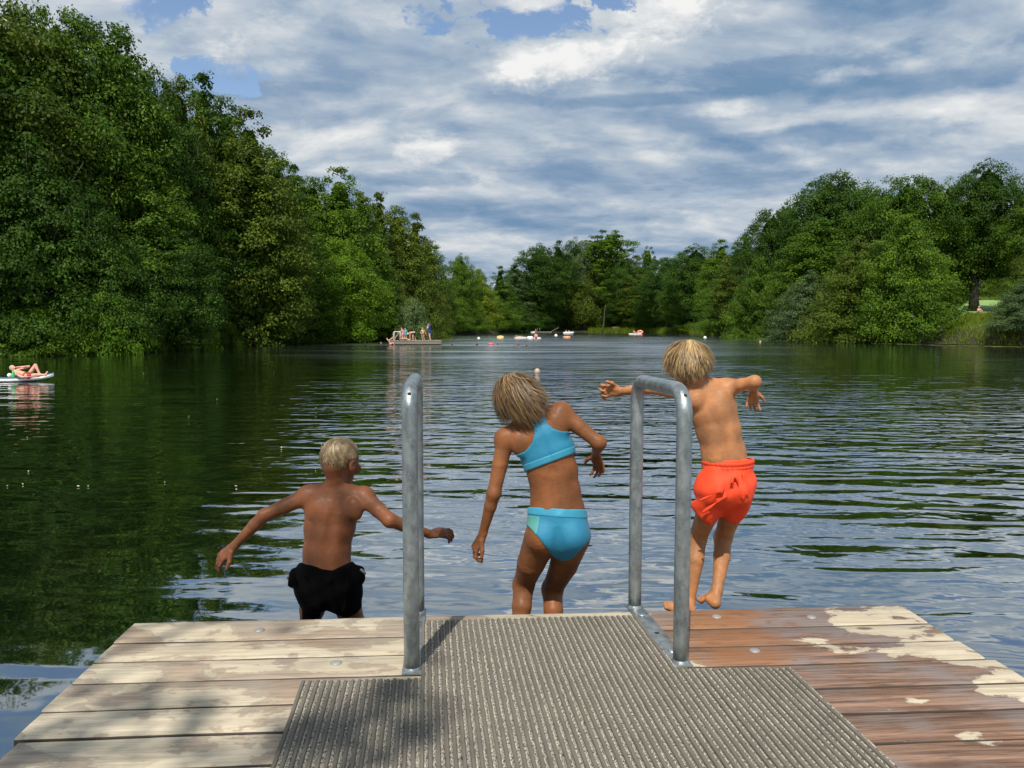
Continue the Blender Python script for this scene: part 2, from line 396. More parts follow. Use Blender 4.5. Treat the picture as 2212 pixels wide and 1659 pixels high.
def leaf_quads(rng, C, N, size, asp=.62, jit=.35):
    """one folded rhombus per leaf: centres C, face directions N"""
    n = len(C); a = rng.normal(size=(n, 3)); T = np.cross(N, a); T /= np.linalg.norm(T, axis=1)[:, None] + 1e-9
    B = np.cross(N, T); s = size * (1 - jit + 2 * jit * rng.random(n))[:, None]
    V = np.stack([C - T * s * .5, C + B * s * .5 * asp - N * s * .08, C + T * s * .5, C - B * s * .5 * asp - N * s * .08], 1).reshape(-1, 3)
    return V, np.arange(n * 4).reshape(n, 4)
def crown(name, seed, H, Wd, prof, nc, nl, leaf, t0=.05, clump=.17, flat=.6, droop=0., hollow=.55, lobes=5):
    """crown mesh around the z axis from t0*H to H; prof(t) gives the relative radius"""
    rng = np.random.default_rng(seed); C = []; N = []; T = []
    ph = rng.random(3) * 6.28
    def rad(t, a): return prof(t) * Wd / 2 * (1 + .13 * np.sin(lobes * a + ph[0] + 5 * t) + .10 * np.sin(2 * a + ph[1] - 4 * t) + .07 * np.sin(9 * a + 13 * t + ph[2]))
    tt = rng.random(nc * 3); keep = rng.random(nc * 3) < np.array([prof(x) for x in tt]) * .9 + .12
    tt = tt[keep][:nc]; nn = len(tt)
    for t in tt:
        a = rng.random() * 6.283; rr = rad(t, a); f = hollow + (1.04 - hollow) * rng.random() ** .6
        cr = clump * Wd * (.6 + .75 * rng.random()) * (.5 + .5 * prof(t))
        c = np.array([math.cos(a) * rr * f, math.sin(a) * rr * f, H * (t0 + (1 - t0) * t)])
        out = unit([math.cos(a), math.sin(a), .25 + 1.2 * (t - .4)])
        k = int(nl / nn * (.5 + rng.random()) * (cr / (clump * Wd)) ** 1.2)
        d = rng.normal(size=(k, 3)); d[:, 2] = np.where(rng.random(k) < .8, np.abs(d[:, 2]), d[:, 2]); d /= np.linalg.norm(d, axis=1)[:, None]
        ra = .55 + .45 * rng.random(k) ** .5
        # each bough is a ragged fan of twigs rather than a ball
        tw = rng.normal(size=(9, 3)); tw /= np.linalg.norm(tw, axis=1)[:, None]; tw[:, 2] *= .5; pick = rng.integers(0, 9, k)
        off = (d * .80 + tw[pick] * (.55 * rng.random(k))[:, None] + out * .25) * ra[:, None] * cr
        off[:, 2] *= flat; off[:, 2] -= droop * cr * (ra ** 2) * rng.random(k)
        q = c + off; C.append(q)
        nv = d * .8 + out * .25 + np.array([0, 0, .35]) + rng.normal(size=(k, 3)) * .45
        N.append(nv / (np.linalg.norm(nv, axis=1)[:, None]))
        T.append(np.clip(rng.normal(.45, .20) + rng.normal(0, .14, k), 0, 1))
    # inner leaves, tone darkened to stand in for shade between the boughs
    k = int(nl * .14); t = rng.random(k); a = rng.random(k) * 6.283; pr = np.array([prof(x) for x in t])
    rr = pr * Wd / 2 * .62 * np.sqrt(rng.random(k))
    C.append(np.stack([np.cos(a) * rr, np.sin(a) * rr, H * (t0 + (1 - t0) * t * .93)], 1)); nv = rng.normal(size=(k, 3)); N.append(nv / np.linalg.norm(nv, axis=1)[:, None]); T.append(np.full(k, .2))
    C = np.concatenate(C); N = np.concatenate(N); T = np.concatenate(T)
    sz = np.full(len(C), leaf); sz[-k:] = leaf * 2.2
    V = []; rng2 = np.random.default_rng(seed + 1)
    V, Fc = leaf_quads(rng2, C, N, 1.0); V = V.reshape(-1, 4, 3); V = C[:, None, :] + (V - C[:, None, :]) * sz[:, None, None]
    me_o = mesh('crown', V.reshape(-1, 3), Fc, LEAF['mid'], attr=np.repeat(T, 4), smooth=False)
    me = me_o.data; bpy.data.objects.remove(me_o); return me
def trunk_mesh(seed, H, Wd, r0, top=.85, limbs=9, lean=0.0):
    rng = np.random.default_rng(seed); mb = MB(); m = 9; pts = []
    for i in range(m):
        t = i / (m - 1); pts.append(np.array([lean * t * H + .15 * math.sin(3 * t + seed), .12 * math.cos(4 * t + seed), -.4 + t * (H * top + .4)]))
    mb.tube(pts, [r0 * (1.25 if i == 0 else 1) * (1 - .82 * i / (m - 1)) for i in range(m)], 9)
    for k in range(limbs):
        i = 2 + k * (m - 3) // limbs; a = k * 2.4 + seed; L = Wd * .42 * (.6 + .5 * rng.random()) * (1 - .4 * i / m)
        p0 = pts[i]; dr = np.array([math.cos(a), math.sin(a), .55 + .5 * rng.random()])
        q_ = [p0 + dr * L * s + np.array([0, 0, .2 * s * s * L]) for s in (0, .3, .6, 1.)]
        mb.tube(q_, [r0 * .42 * (1 - i / m), r0 * .3 * (1 - i / m), r0 * .2 * (1 - i / m), .02], 6)
    o = mb.build('trunk', BARK); me = o.data; bpy.data.objects.remove(o); return me
p_round = lambda t: max(0., math.sin(math.pi * min(1, (t * .92 + .10))) ** .55)
p_tall = lambda t: max(.02, (math.sin(math.pi * (t * .86 + .12)) ** .7) * (1 - .35 * t))
p_cone = lambda t: max(.03, (1 - t) ** .75 * min(1, .55 + t * 4))
p_skirt = lambda t: max(.02, (1 - t ** 2.2) * .95) if t > .06 else .8
p_dome = lambda t: max(.02, (1 - t * t) ** .5)
p_loose = lambda t: max(.05, (.75 + .25 * math.sin(9 * t + 1)) * math.sin(math.pi * (t * .84 + .08)) ** .8)
# kind: (height, width, crown variants, trunk)
KIND = {}
def kind(name, H, Wd, prof, nc, nl, leaf, seeds, r0=.3, trunk=True, **kw):
    KIND[name] = dict(H=H, W=Wd, crowns=[crown(name, s, H, Wd, prof, nc, nl, leaf, **kw) for s in seeds],
                      trunk=trunk_mesh(seeds[0], H, Wd, r0) if trunk else None)
kind('round', 18, 13, p_round, 330, 52000, .25, (11, 12), .38, t0=.14, clump=.125, flat=.85)
kind('tall', 20, 10, p_tall, 320, 46000, .24, (21, 22), .32, t0=.08, clump=.13, flat=.9)
kind('pointed', 18, 8.5, p_cone, 260, 38000, .23, (31, 32), .25, t0=.04, clump=.14, flat=.8)
kind('skirt', 11, 11, p_skirt, 330, 48000, .19, (41, 42), .22, t0=-.01, clump=.12, flat=.72)
kind('sparse', 18, 9, p_loose, 150, 22000, .24, (51,), .22, t0=.2, clump=.10, hollow=.15, flat=.85)
kind('willow', 11, 11, p_round, 220, 40000, .20, (61,), .30, t0=.12, droop=1.0, flat=.8, clump=.13)
kind('shrub', 3.2, 5.5, p_dome, 170, 22000, .13, (71, 72), trunk=False, t0=-.02, clump=.12, flat=.8)
_cnt = [0]
def plant(kd, u, vtop, dist, wpx, leafc, label, cat='tree', name='broadleaf_tree', group=None, pale=False, sink=0., depth=None, base=None):
    K = KIND[kd]; _cnt[0] += 1; i = _cnt[0]
    p = P(u, 708, dist); x, y = p[0], p[1]; th = math.atan2(x, y); sr = shore_r(th) * math.cos(th)
    if 960 < u < 1620 and y < sr + 6: y = sr + 5 + max(0, dist - 140) * .10; p = P(u, 708, 1.); x = (u - UC) / F * y
    dist = y; zb = gz(x, y) - sink if base is None else base
    ztop = CZ + (708 - vtop) / F * dist
    sz = (ztop - zb) / K['H']; sx = wpx / F * dist / K['W']
    rt = empty(name, (x, y, zb), label, cat, group)
    rt.rotation_euler = (0, 0, (i * 2.399) % 6.283)
    c = bpy.data.objects.new('crown' if kd != 'shrub' else 'foliage', K['crowns'][i % len(K['crowns'])]); COL.objects.link(c); c.parent = rt; c.scale = (sx, sx * (depth or 1), sz)
    c.material_slots[0].link = 'OBJECT'; c.material_slots[0].material = LEAF[leafc]
    if K['trunk']:
        t = bpy.data.objects.new('trunk', K['trunk']); COL.objects.link(t); t.parent = rt; t.scale = (sx, sx, sz)
        if pale: t.material_slots[0].link = 'OBJECT'; t.material_slots[0].material = PALE_BARK
    return rt

# ------------------------------------------------------------------ the dock
DZ = 0.40
def dir2(deg): return np.array([math.sin(R(deg)), math.cos(R(deg)), 0.])
DFW = dir2(-6.3)                      # along the dock, away from the camera
DRT = np.array([math.cos(R(3.6)), math.sin(R(3.6)), 0.])   # along the planks
def wood_mat():
    m_, q, b, o, pos = material('wet_and_dry_planks')
    at = q.n('ShaderNodeAttribute', _attribute_name='tone').outputs['Fac']
    c, s = math.cos(R(3.6)), math.sin(R(3.6)); p = q.xyz(pos)
    al = q.math('ADD', q.math('MULTIPLY', p[0], c), q.math('MULTIPLY', p[1], s)); ac = q.math('SUBTRACT', q.math('MULTIPLY', p[1], c), q.math('MULTIPLY', p[0], s))
    sh = q.math('MULTIPLY', at, 37.)
    g = q.vec(q.math('ADD', q.math('MULTIPLY', al, 1.6), sh), q.math('MULTIPLY', ac, 42), sh)
    grain = q.noise(g, 1.0, 6, .65, .5)
    ring = q.noise(q.vec(q.math('ADD', q.math('MULTIPLY', al, .9), sh), q.math('MULTIPLY', ac, 9), sh), 1.2, 2, .5, 1.2)
    rings = q.math('PINGPONG', q.math('MULTIPLY', ring, 9.), .5)
    fine = q.noise(q.vec(q.math('MULTIPLY', al, 8), q.math('MULTIPLY', ac, 190), sh), 1.0, 3, .6)
    # knots
    vo = q.n('ShaderNodeTexVoronoi'); q.put(vo.inputs['Vector'], q.vec(q.math('ADD', q.math('MULTIPLY', al, 2.1), sh), q.math('MULTIPLY', ac, 5.0), sh)); vo.inputs['Scale'].default_value = 1.0
    knot = q.ramp(q.math('ADD', vo.outputs['Distance'], q.math('MULTIPLY', grain, .05)), .115, .075)
    rightness = q.ramp(p[0], -.2, 1.0)
    dry = q.mix(q.ramp(grain, .25, .75), (.36, .275, .165), (.68, .58, .41))
    dry = q.mix(q.math('MULTIPLY', q.noise(pos, 2.2, 4, .6), .60), dry, q.mix(fine, (.34, .32, .28), (.60, .57, .49)))
    dry = q.mix(q.math('MULTIPLY', q.ramp(rings, .34, .5), .35), dry, (.33, .26, .17))
    spl = q.noise(q.vec(q.math('MULTIPLY', p[0], 9.), q.math('MULTIPLY', p[1], 16.), 3.), 1.0, 5, .6)
    dry = q.mix(q.math('MULTIPLY', q.ramp(spl, .62, .72), .55), dry, (.22, .17, .12))       # grime specks
    wetc = q.mix(q.ramp(grain, .3, .7), (.070, .032, .015), (.36, .20, .125))
    hue = q.noise(pos, 3.1, 4, .6)
    wetc = q.mix(q.ramp(hue, .38, .62), wetc, q.mix(grain, (.115, .085, .075), (.30, .24, .215)))  # purplish grey
    orange = q.math('MULTIPLY', q.ramp(q.math('ADD', q.math('ABSOLUTE', q.math('SUBTRACT', p[0], .86)), q.math('MULTIPLY', q.noise(pos, 7, 3, .6), .50)), .52, .30), q.ramp(p[1], 2.45, 2.75))
    wetc = q.mix(orange, wetc, q.mix(grain, (.15, .05, .018), (.40, .19, .08)))
    wetc = q.mix(q.math('MULTIPLY', q.ramp(rings, .3, .5), .5), wetc, (.10, .055, .04))
    # outlines of the puddles
    wn = q.noise(q.vec(q.math('MULTIPLY', p[0], 2.3), q.math('MULTIPLY', p[1], 4.2), 5.), 1.0, 7, .58, .25)
    # the right side is soaked except its outer strip, the left side has splashes in its middle
    edge = q.math('ADD', q.math('MULTIPLY', q.math('SUBTRACT', 3.3, p[1]), .30), 1.22)      # where the dry strip starts on the right
    bR = q.math('MULTIPLY', q.ramp(p[0], .55, .75), q.ramp(q.math('SUBTRACT', p[0], edge), .28, -.12))
    bL = q.math('MULTIPLY', q.ramp(p[0], -1.35, -.95), q.ramp(p[0], -.25, -.62))
    wn = q.math('ADD', q.math('MULTIPLY', q.math('SUBTRACT', wn, .5), 1.35), .5)
    fld = q.math('ADD', wn, q.math('ADD', q.math('MULTIPLY', bR, .22), q.math('MULTIPLY', bL, .06)))
    sm = q.noise(q.vec(q.math('MULTIPLY', p[0], 7.), q.math('MULTIPLY', p[1], 12.), 9.), 1.0, 5, .55, .2)
    fld = q.math('MAXIMUM', fld, q.math('ADD', q.math('SUBTRACT', sm, .075), q.math('MULTIPLY', bL, .04)))
    wet = q.ramp(fld, .560, q.mixf(rightness, .625, .588))
    rim = q.math('MULTIPLY', q.ramp(fld, .555, .57), q.ramp(fld, .60, .58))
    damp = q.ramp(fld, .48, .57)
    # left splashes are paler (half dry)
    wk = q.math('MULTIPLY', wet, q.mixf(rightness, .50, .97))
    c_ = q.mix(wk, q.mix(q.math('MULTIPLY', damp, .25), dry, (.30, .24, .18)), wetc)
    c_ = q.mix(q.math('MULTIPLY', rim, .35), c_, (.16, .11, .08))
    c_ = q.mix(q.math('MULTIPLY', knot, .8), c_, (.10, .065, .04))
    sh2 = q.math('ADD', .86, q.math('MULTIPLY', at, .24))
    c_ = q.mix(1.0, c_, q.vec(sh2, sh2, sh2), 'MULTIPLY')
    q.put(b.inputs['Base Color'], c_)
    q.put(b.inputs['Roughness'], q.mixf(wk, .8, q.ramp(hue, .35, .6, .16, .42)))
    b.inputs['Specular IOR Level'].default_value = .4
    q.put(b.inputs['Normal'], q.bump(q.math('ADD', q.math('ADD', grain, q.math('MULTIPLY', fine, .5)), q.math('MULTIPLY', rings, .3)), .0035))
    return m_
WOOD = wood_mat(); DARKWOOD = simple('weathered_beam', (.11, .085, .06), .85, scale=9, var=.4, bump=.02)
def galv():
    m_, q, b, o, pos = material('galvanised_steel')
    n1 = q.noise(q.vmath('MULTIPLY', pos, (1, 1, .45)), 26, 5, .65); n2 = q.noise(pos, 120, 3, .6)
    vo = q.n('ShaderNodeTexVoronoi'); q.put(vo.inputs['Vector'], pos); vo.inputs['Scale'].default_value = 55.
    vc = q.n('ShaderNodeRGBToBW'); q.L.new(vo.outputs['Color'], vc.inputs[0])
    c = q.mix(q.ramp(n1, .3, .7), (.19, .22, .22), (.36, .40, .40)); c = q.mix(q.math('MULTIPLY', vc.outputs[0], .25), c, (.62, .67, .68))
    c = q.mix(q.ramp(n2, .66, .74), c, (.72, .74, .74))
    q.put(b.inputs['Base Color'], c); b.inputs['Metallic'].default_value = .75
    q.put(b.inputs['Roughness'], q.ramp(n1, .3, .7, .30, .50)); q.put(b.inputs['Normal'], q.bump(n2, .0012))
    return m_
GALV = galv(); BLACK = simple('dark_hole', (.01, .01, .012), .6)
EDGE = simple('dark_plank_edge', (.045, .032, .022), .7, scale=14, var=.5)  # darker side faces, so the seams between boards read as dark lines
DULL = simple('dull_zinc', (.30, .30, .28), .6, metal=.3, var=.3)
def plank(mb_name, y0, y1, x0, x1, parent, seed):
    """one board across the dock: y0..y1 along DFW-ish, worn rounded edges"""
    rng = np.random.default_rng(seed)
    nx = 90; xs = np.linspace(x0, x1, nx); prof = [(0, -.042), (0, -.010), (.003, -.004), (.010, 0), (.5, .0012), (1 - .010, 0), (1 - .003, -.004), (1, -.010), (1, -.042)]
    wob = np.convolve(rng.normal(0, .0022, nx + 12), np.ones(13) / 4, 'valid'); wob2 = np.convolve(rng.normal(0, .0022, nx + 12), np.ones(13) / 4, 'valid')
    lift = rng.normal(0, .0012); V = []; w = y1 - y0
    for i, x in enumerate(xs):
        for (t, z) in prof:
            tt = t if t in (0, 1, .5) else (t / 1.0 if t > .5 else t)
            a = (y0 + wob[i] if t < .5 else y1 + wob2[i]) if t != .5 else (y0 + y1) / 2
            if 0 < t < .5: a = y0 + wob[i] + t
            if .5 < t < 1: a = y1 + wob2[i] - (1 - t)
            V.append(DORG + DRT * x + np.array([-DRT[1], DRT[0], 0]) * a + np.array([0, 0, z + lift]))
    k = len(prof); Fc = []
    for i in range(nx - 1):
        for j in range(k - 1): Fc.append((i * k + j, (i + 1) * k + j, (i + 1) * k + j + 1, i * k + j + 1))
        Fc.append((i * k + k - 1, (i + 1) * k + k - 1, (i + 1) * k, i * k))
    Fc.append(tuple(range(k))); Fc.append(tuple((nx - 1) * k + j for j in range(k - 1, -1, -1)))
    V = np.array(V); o = mesh('plank', V, [f[::-1] for f in Fc], WOOD, parent, attr=np.full(len(V), rng.random()))
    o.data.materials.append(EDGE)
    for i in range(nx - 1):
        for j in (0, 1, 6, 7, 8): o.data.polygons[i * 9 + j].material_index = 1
    autosmooth(o, 50); return o
fl = G(290, 1345, DZ); frt = G(1940, 1305, DZ)
DORG = (fl + frt) / 2; DORG[2] = DZ
halfw = np.linalg.norm((frt - fl)[:2]) / 2
_q = np.array([-DRT[1], DRT[0], 0])
def skew(a): return (DFW[0] * DRT[0] + DFW[1] * DRT[1]) / (DFW[0] * _q[0] + DFW[1] * _q[1]) * a     # x shift of the dock sides per metre across
DOCK = empty('swimming_dock', (DORG[0], DORG[1] - 1, 0), 'weathered wooden bathing dock of wide planks, wet on the right, in the foreground', 'dock')
def across(v):      # distance of a seam from the front edge, read where it meets x=0
    g = G(1150, v, DZ) - DORG; return g.dot(_q)
def build_dock():
    rng = np.random.default_rng(5)
    seams = [0.] + [across(v) for v in (1367, 1406, 1450, 1505, 1563, 1630)]
    w = .178
    while seams[-1] > -6.5: seams.append(seams[-1] - w - rng.normal(0, .004))
    for i in range(len(seams) - 1):
        a, b = seams[i + 1] + .0031, seams[i] - .0031
        x0 = -halfw + skew((a + b) / 2) + rng.normal(0, .009); x1 = halfw + skew((a + b) / 2) + rng.normal(0, .012)
        plank('plank', a, b, x0, x1, DOCK, 100 + i)
    mb = MB()
    for sx in (-halfw + .12, -halfw * .35, halfw * .35, halfw - .12):       # joists along the dock
        a = DORG + DRT * sx - _q * .05 + [0, 0, -.12]; b = a - DFW * 6.4
        mb.box((a + b) / 2, (.09, 6.4, .15), ax=[DRT, DFW, [0, 0, 1]])
    a = DORG - _q * .028 + [0, 0, -.122]; mb.box(a, (2 * halfw - .04, .045, .158), ax=[DRT, _q, [0, 0, 1]])
    mb.build('joist_frame', DARKWOOD, DOCK, smooth=False)
    for sx in (-halfw + .22, halfw - .22):
        for k in (.25, 3.0, 5.8):
            p = DORG + DRT * sx - DFW * k; m2 = MB(); m2.tube([[p[0], p[1], -1.6], [p[0], p[1], DZ - .06]], .09, 14); m2.build('pile', DARKWOOD, DOCK)
    for (u, v) in ((726, 1433), (1548, 1333), (1753, 1334), (1630, 1406), (560, 1362)):
        p = G(u, v, DZ); m2 = MB(); m2.lathe(p + [0, 0, .0008], [(.0, -.001), (.021, -.001), (.021, .002), (.014, .0055), (.006, .0075), (0, .0078)], 18); m2.build('bolt_head', DULL, DOCK)
build_dock()

# the ribbed mat: real ribs in the worn outline, running away from the camera
MZ = DZ + .012
def build_mat():
    m_, q, b, o, pos = material('ribbed_rubber_mat')
    p = q.xyz(pos); c, s = DFW[1], -DFW[0]
    # coordinates across (X) and along (Y) the ribs
    X = q.math('ADD', q.math('MULTIPLY', p[0], c), q.math('MULTIPLY', p[1], s)); Y = q.math('SUBTRACT', q.math('MULTIPLY', p[1], c), q.math('MULTIPLY', p[0], s))
    at = q.n('ShaderNodeAttribute', _attribute_name='tone').outputs['Fac']      # 1 on the smooth ribs, 0 on the gritty strips
    n1 = q.noise(q.vec(q.math('MULTIPLY', X, 60), q.math('MULTIPLY', Y, 9), 0.), 1, 5, .6); n2 = q.noise(pos, 5, 5, .65); n3 = q.noise(pos, 320, 2, .6)
    rib = q.mix(n1, (.095, .082, .066), (.195, .170, .138)); rib = q.mix(q.ramp(n2, .45, .7), rib, q.mix(n1, (.09, .082, .062), (.155, .140, .108)))
    gr = q.noise(q.vec(q.math('MULTIPLY', X, 170), q.math('MULTIPLY', Y, 95), 1.), 1, 3, .7)
    grit = q.mix(q.ramp(gr, .40, .58), (.055, .048, .038), (.56, .51, .41)); grit = q.mix(q.math('MULTIPLY', q.ramp(n2, .35, .65), .35), grit, (.20, .19, .15))
    q.put(b.inputs['Base Color'], q.mix(at, grit, rib)); b.inputs['Roughness'].default_value = .85
    q.put(b.inputs['Normal'], q.bump(q.math('ADD', q.math('MULTIPLY', gr, q.math('SUBTRACT', 1.0, at)), q.math('MULTIPLY', n3, .3)), .005))
    # outline of the T-shaped mat in dock coordinates
    out = [G(u, v, MZ) for u, v in ((918, 1338), (1372, 1326), (1457, 1441), (1700, 1438))]
    def uv(g): g = g - DORG; return g.dot(_qx), g.dot(DFW)
    _qx = np.array([DFW[1], -DFW[0], 0])
    # X limits: narrow tongue between the handrails, wide body behind
    xl0 = np.mean([uv(G(918, 1338, MZ))[0], uv(G(909, 1462, MZ))[0]]); xr0 = np.mean([uv(G(1371, 1326, MZ))[0], uv(G(1455, 1441, MZ))[0]])
    xl1 = np.mean([uv(G(650, 1468, MZ))[0], uv(G(592, 1640, MZ))[0]]); xr1 = np.mean([uv(G(1702, 1438, MZ))[0], uv(G(1925, 1640, MZ))[0]])
    pitch = .0236; V = []; Fc = []; T = []; n = 0; x = xl1; rng = np.random.default_rng(2)
    fl_ = uv(G(918, 1338, MZ)); fr_ = uv(G(1371, 1326, MZ)); sl_ = uv(G(650, 1468, MZ)); s2 = uv(G(905, 1462, MZ)); sr_ = uv(G(1460, 1441, MZ)); s3 = uv(G(1700, 1438, MZ))
    def ytop(xx):
        if xl0 - .004 <= xx <= xr0 + .004: return np.interp(xx, [fl_[0], fr_[0]], [fl_[1], fr_[1]])
        if xx < xl0: return np.interp(xx, [sl_[0], s2[0]], [sl_[1], s2[1]])
        return np.interp(xx, [sr_[0], s3[0]], [sr_[1], s3[1]])
    yb = -4.2
    while x < xr1:
        # cross-section of one rib: a rounded smooth bar and a sunken gritty strip
        prof = [(0, -.0075, 1), (.0008, -.002, 1), (.0030, 0, 1), (.0095, 0, 1), (.0118, -.002, 1), (.0126, -.0065, 1), (.0130, -.0065, 0), (.0182, -.0035, 0), (.0228, -.0068, 0), (.0236, -.0075, 0)]
        yt = ytop(x + .011) + rng.normal(0, .0025); steps = [yb, -2.2] + list(np.linspace(-1.7, yt, 36)); k = len(prof)
        w0 = rng.normal(0, .0006)
        for i, y in enumerate(steps):
            zz = -.0035 if i == len(steps) - 1 else 0
            bump_ = .0008 * math.sin(y * 9 + x * 30)
            for (a, z, t) in prof:
                V.append(DORG + _qx * (x + a + w0) + DFW * y + np.array([0, 0, MZ - DZ + z + bump_ + (zz if t else zz * .5)])); T.append(t)
        for i in range(len(steps) - 1):
            for j in range(k - 1): Fc.append((n + i * k + j, n + i * k + j + 1, n + (i + 1) * k + j + 1, n + (i + 1) * k + j))
        # front and rear ends
        e = n + (len(steps) - 1) * k
        base = len(V)
        for (a, z, t) in (prof[0], prof[-1]): V.append(DORG + _qx * (x + a + w0) + DFW * (yt + .001) + np.array([0, 0, .0006])); T.append(1)
        Fc.append(tuple(e + j for j in range(k)) + (base + 1, base)); n = len(V); x += pitch
    V = np.array(V); o = mesh('rubber_mat', V, Fc, m_, None, loc=(DORG[0], DORG[1] - 1.5, DZ), attr=T); autosmooth(o, 35)
    tag(o, 'ribbed grey-brown anti-slip mat, T-shaped, in the middle of the dock between the handrails', 'mat')
build_mat()

def handrail(name, label, fb, bb, top_v, lean=(0, 0)):
    """fb, bb: base points (front, back)"""
    ztop = CZ + (708 - top_v) / F * (fb[1] + .12)
    rt = empty(name, ((fb[0] + bb[0]) / 2, (fb[1] + bb[1]) / 2, DZ), label, 'handrail', 'galvanised handrails of the bathing ladder')
    r = .0275; zc = ztop - r; d = bb - fb; L = np.linalg.norm(d[:2]); dh = unit([d[0], d[1], 0]); cr = .085; pts = []
    f0 = np.array([fb[0], fb[1], 0.]); up = np.array([0, 0, 1.])
    lf = np.array([lean[0], 0, 0]);
    def at(s, z): return f0 + dh * s + up * z + lf * (z - DZ)
    pts += [at(0, z) for z in np.linspace(DZ + .006, zc - cr, 12)]
    for k in range(1, 9): a = k / 9 * math.pi / 2; pts.append(at(cr * (1 - math.cos(a)), zc - cr + cr * math.sin(a)))
    pts += [at(cr + (L - 2 * cr) * t, zc) for t in (0, .33, .66, 1)]
    for k in range(1, 9): a = k / 9 * math.pi / 2; pts.append(at(L - cr + cr * math.sin(a), zc - cr + cr * math.cos(a)))
    pts += [at(L, z) for z in np.linspace(zc - cr, DZ + .006, 12)]
    m1 = MB(); m1.tube(pts, r, 28); tb = m1.build('tube', GALV, rt)
    m2 = MB(); side = np.cross(dh, up); c = (at(0, DZ) + at(L, DZ)) / 2 + np.array([0, 0, .0035 - 0]); c[2] = DZ + .0042
    m2.box(c, (.068, L + .075, .008), ax=[side, dh, up], bev=.0015)
    for s in (0, L): m2.lathe(at(s, DZ) + [0, 0, .007], [(.034, 0), (.033, .004), (.0285, .010), (.028, .011)], 24)     # weld beads
    o = m2.build('base_plate', GALV, rt); autosmooth(o, 40)
    for s in (.085, L - .10):
        m3 = MB(); m3.lathe(at(s, DZ) + [0, 0, .0083], [(0, 0), (.018, 0), (.018, .002), (.012, .006), (0, .0075)], 18); m3.build('bolt_head', GALV, o, grand=rt)
    m4 = MB(); m4.lathe(at(L * .47, DZ) + [0, 0, .0084], [(0, 0), (.010, 0), (.010, .0004), (0, .0006)], 16); m4.build('slot', BLACK, o, grand=rt)
    # drain hole on the curve towards the camera
    a = R(38); ctr = at(cr * (1 - math.cos(a)), zc - cr + cr * math.sin(a)); nrm = -dh * math.cos(a) + up * math.sin(a)
    m5 = MB(); m5.lathe(ctr + nrm * (r - .0012), [(0, 0), (.0062, 0), (.0062, .0016), (0, .0018)], 16, axis=nrm); m5.build('drain_hole', BLACK, tb, grand=rt)
    return rt
def nz0(p): return np.array([p[0], p[1], 0.])
handrail('handrail', 'galvanised steel hoop handrail seen nearly end-on, left of the girl in turquoise', nz0(G(890, 1449, DZ)), nz0(G(903, 1326, DZ)), 818)
handrail('handrail', 'galvanised steel hoop handrail on the right, in front of the boy in orange shorts', nz0(G(1470, 1433, DZ)), nz0(G(1371, 1314, DZ)), 822)

# ------------------------------------------------------------------ bodies: smooth-blended volumes turned into one skin mesh
def surface_nets(f, org, h):
    s = f < 0; nx, ny, nz = f.shape; cnt = np.zeros((nx - 1, ny - 1, nz - 1), np.int8)
    for i in (0, 1):
        for j in (0, 1):
            for k in (0, 1): cnt += s[i:nx - 1 + i, j:ny - 1 + j, k:nz - 1 + k]
    act = (cnt > 0) & (cnt < 8); ai = np.argwhere(act); idx = np.full(act.shape, -1, np.int64); idx[act] = np.arange(len(ai))
    cs = [(i, j, k) for i in (0, 1) for j in (0, 1) for k in (0, 1)]
    vals = [f[ai[:, 0] + a, ai[:, 1] + b, ai[:, 2] + c] for a, b, c in cs]
    acc = np.zeros((len(ai), 3)); n = np.zeros(len(ai))
    for a in range(8):
        for b in range(a + 1, 8):
            if sum(abs(x - y) for x, y in zip(cs[a], cs[b])) != 1: continue
            va, vb = vals[a], vals[b]; m = (va < 0) != (vb < 0); t = np.where(m, va / np.where(m, va - vb, 1), 0)
            acc += m[:, None] * (np.array(cs[a]) + t[:, None] * (np.array(cs[b]) - np.array(cs[a]))); n += m
    V = org + (ai + acc / n[:, None]) * h; Fc = []
    def faces(ax):
        sh = [slice(1, -1)] * 3; sh[ax] = slice(0, None)
        A = s[tuple(slice(0, -1) if i == ax else slice(1, -1) for i in range(3))]; B = s[tuple(slice(1, None) if i == ax else slice(1, -1) for i in range(3))]
        e = np.argwhere(A != B); flip = A[tuple(e.T)]
        o1, o2 = [i for i in range(3) if i != ax]; c = e.copy(); c[:, o1] += 1; c[:, o2] += 1
        def at(d1, d2): x = c.copy(); x[:, o1] += d1; x[:, o2] += d2; return idx[tuple(x.T)]
        q_ = np.stack([at(-1, -1), at(0, -1), at(0, 0), at(-1, 0)], 1)
        if ax == 1: flip = ~flip
        q_[~flip] = q_[~flip][:, ::-1]; Fc.append(q_)
    for a in range(3): faces(a)
    return V, np.concatenate(Fc)
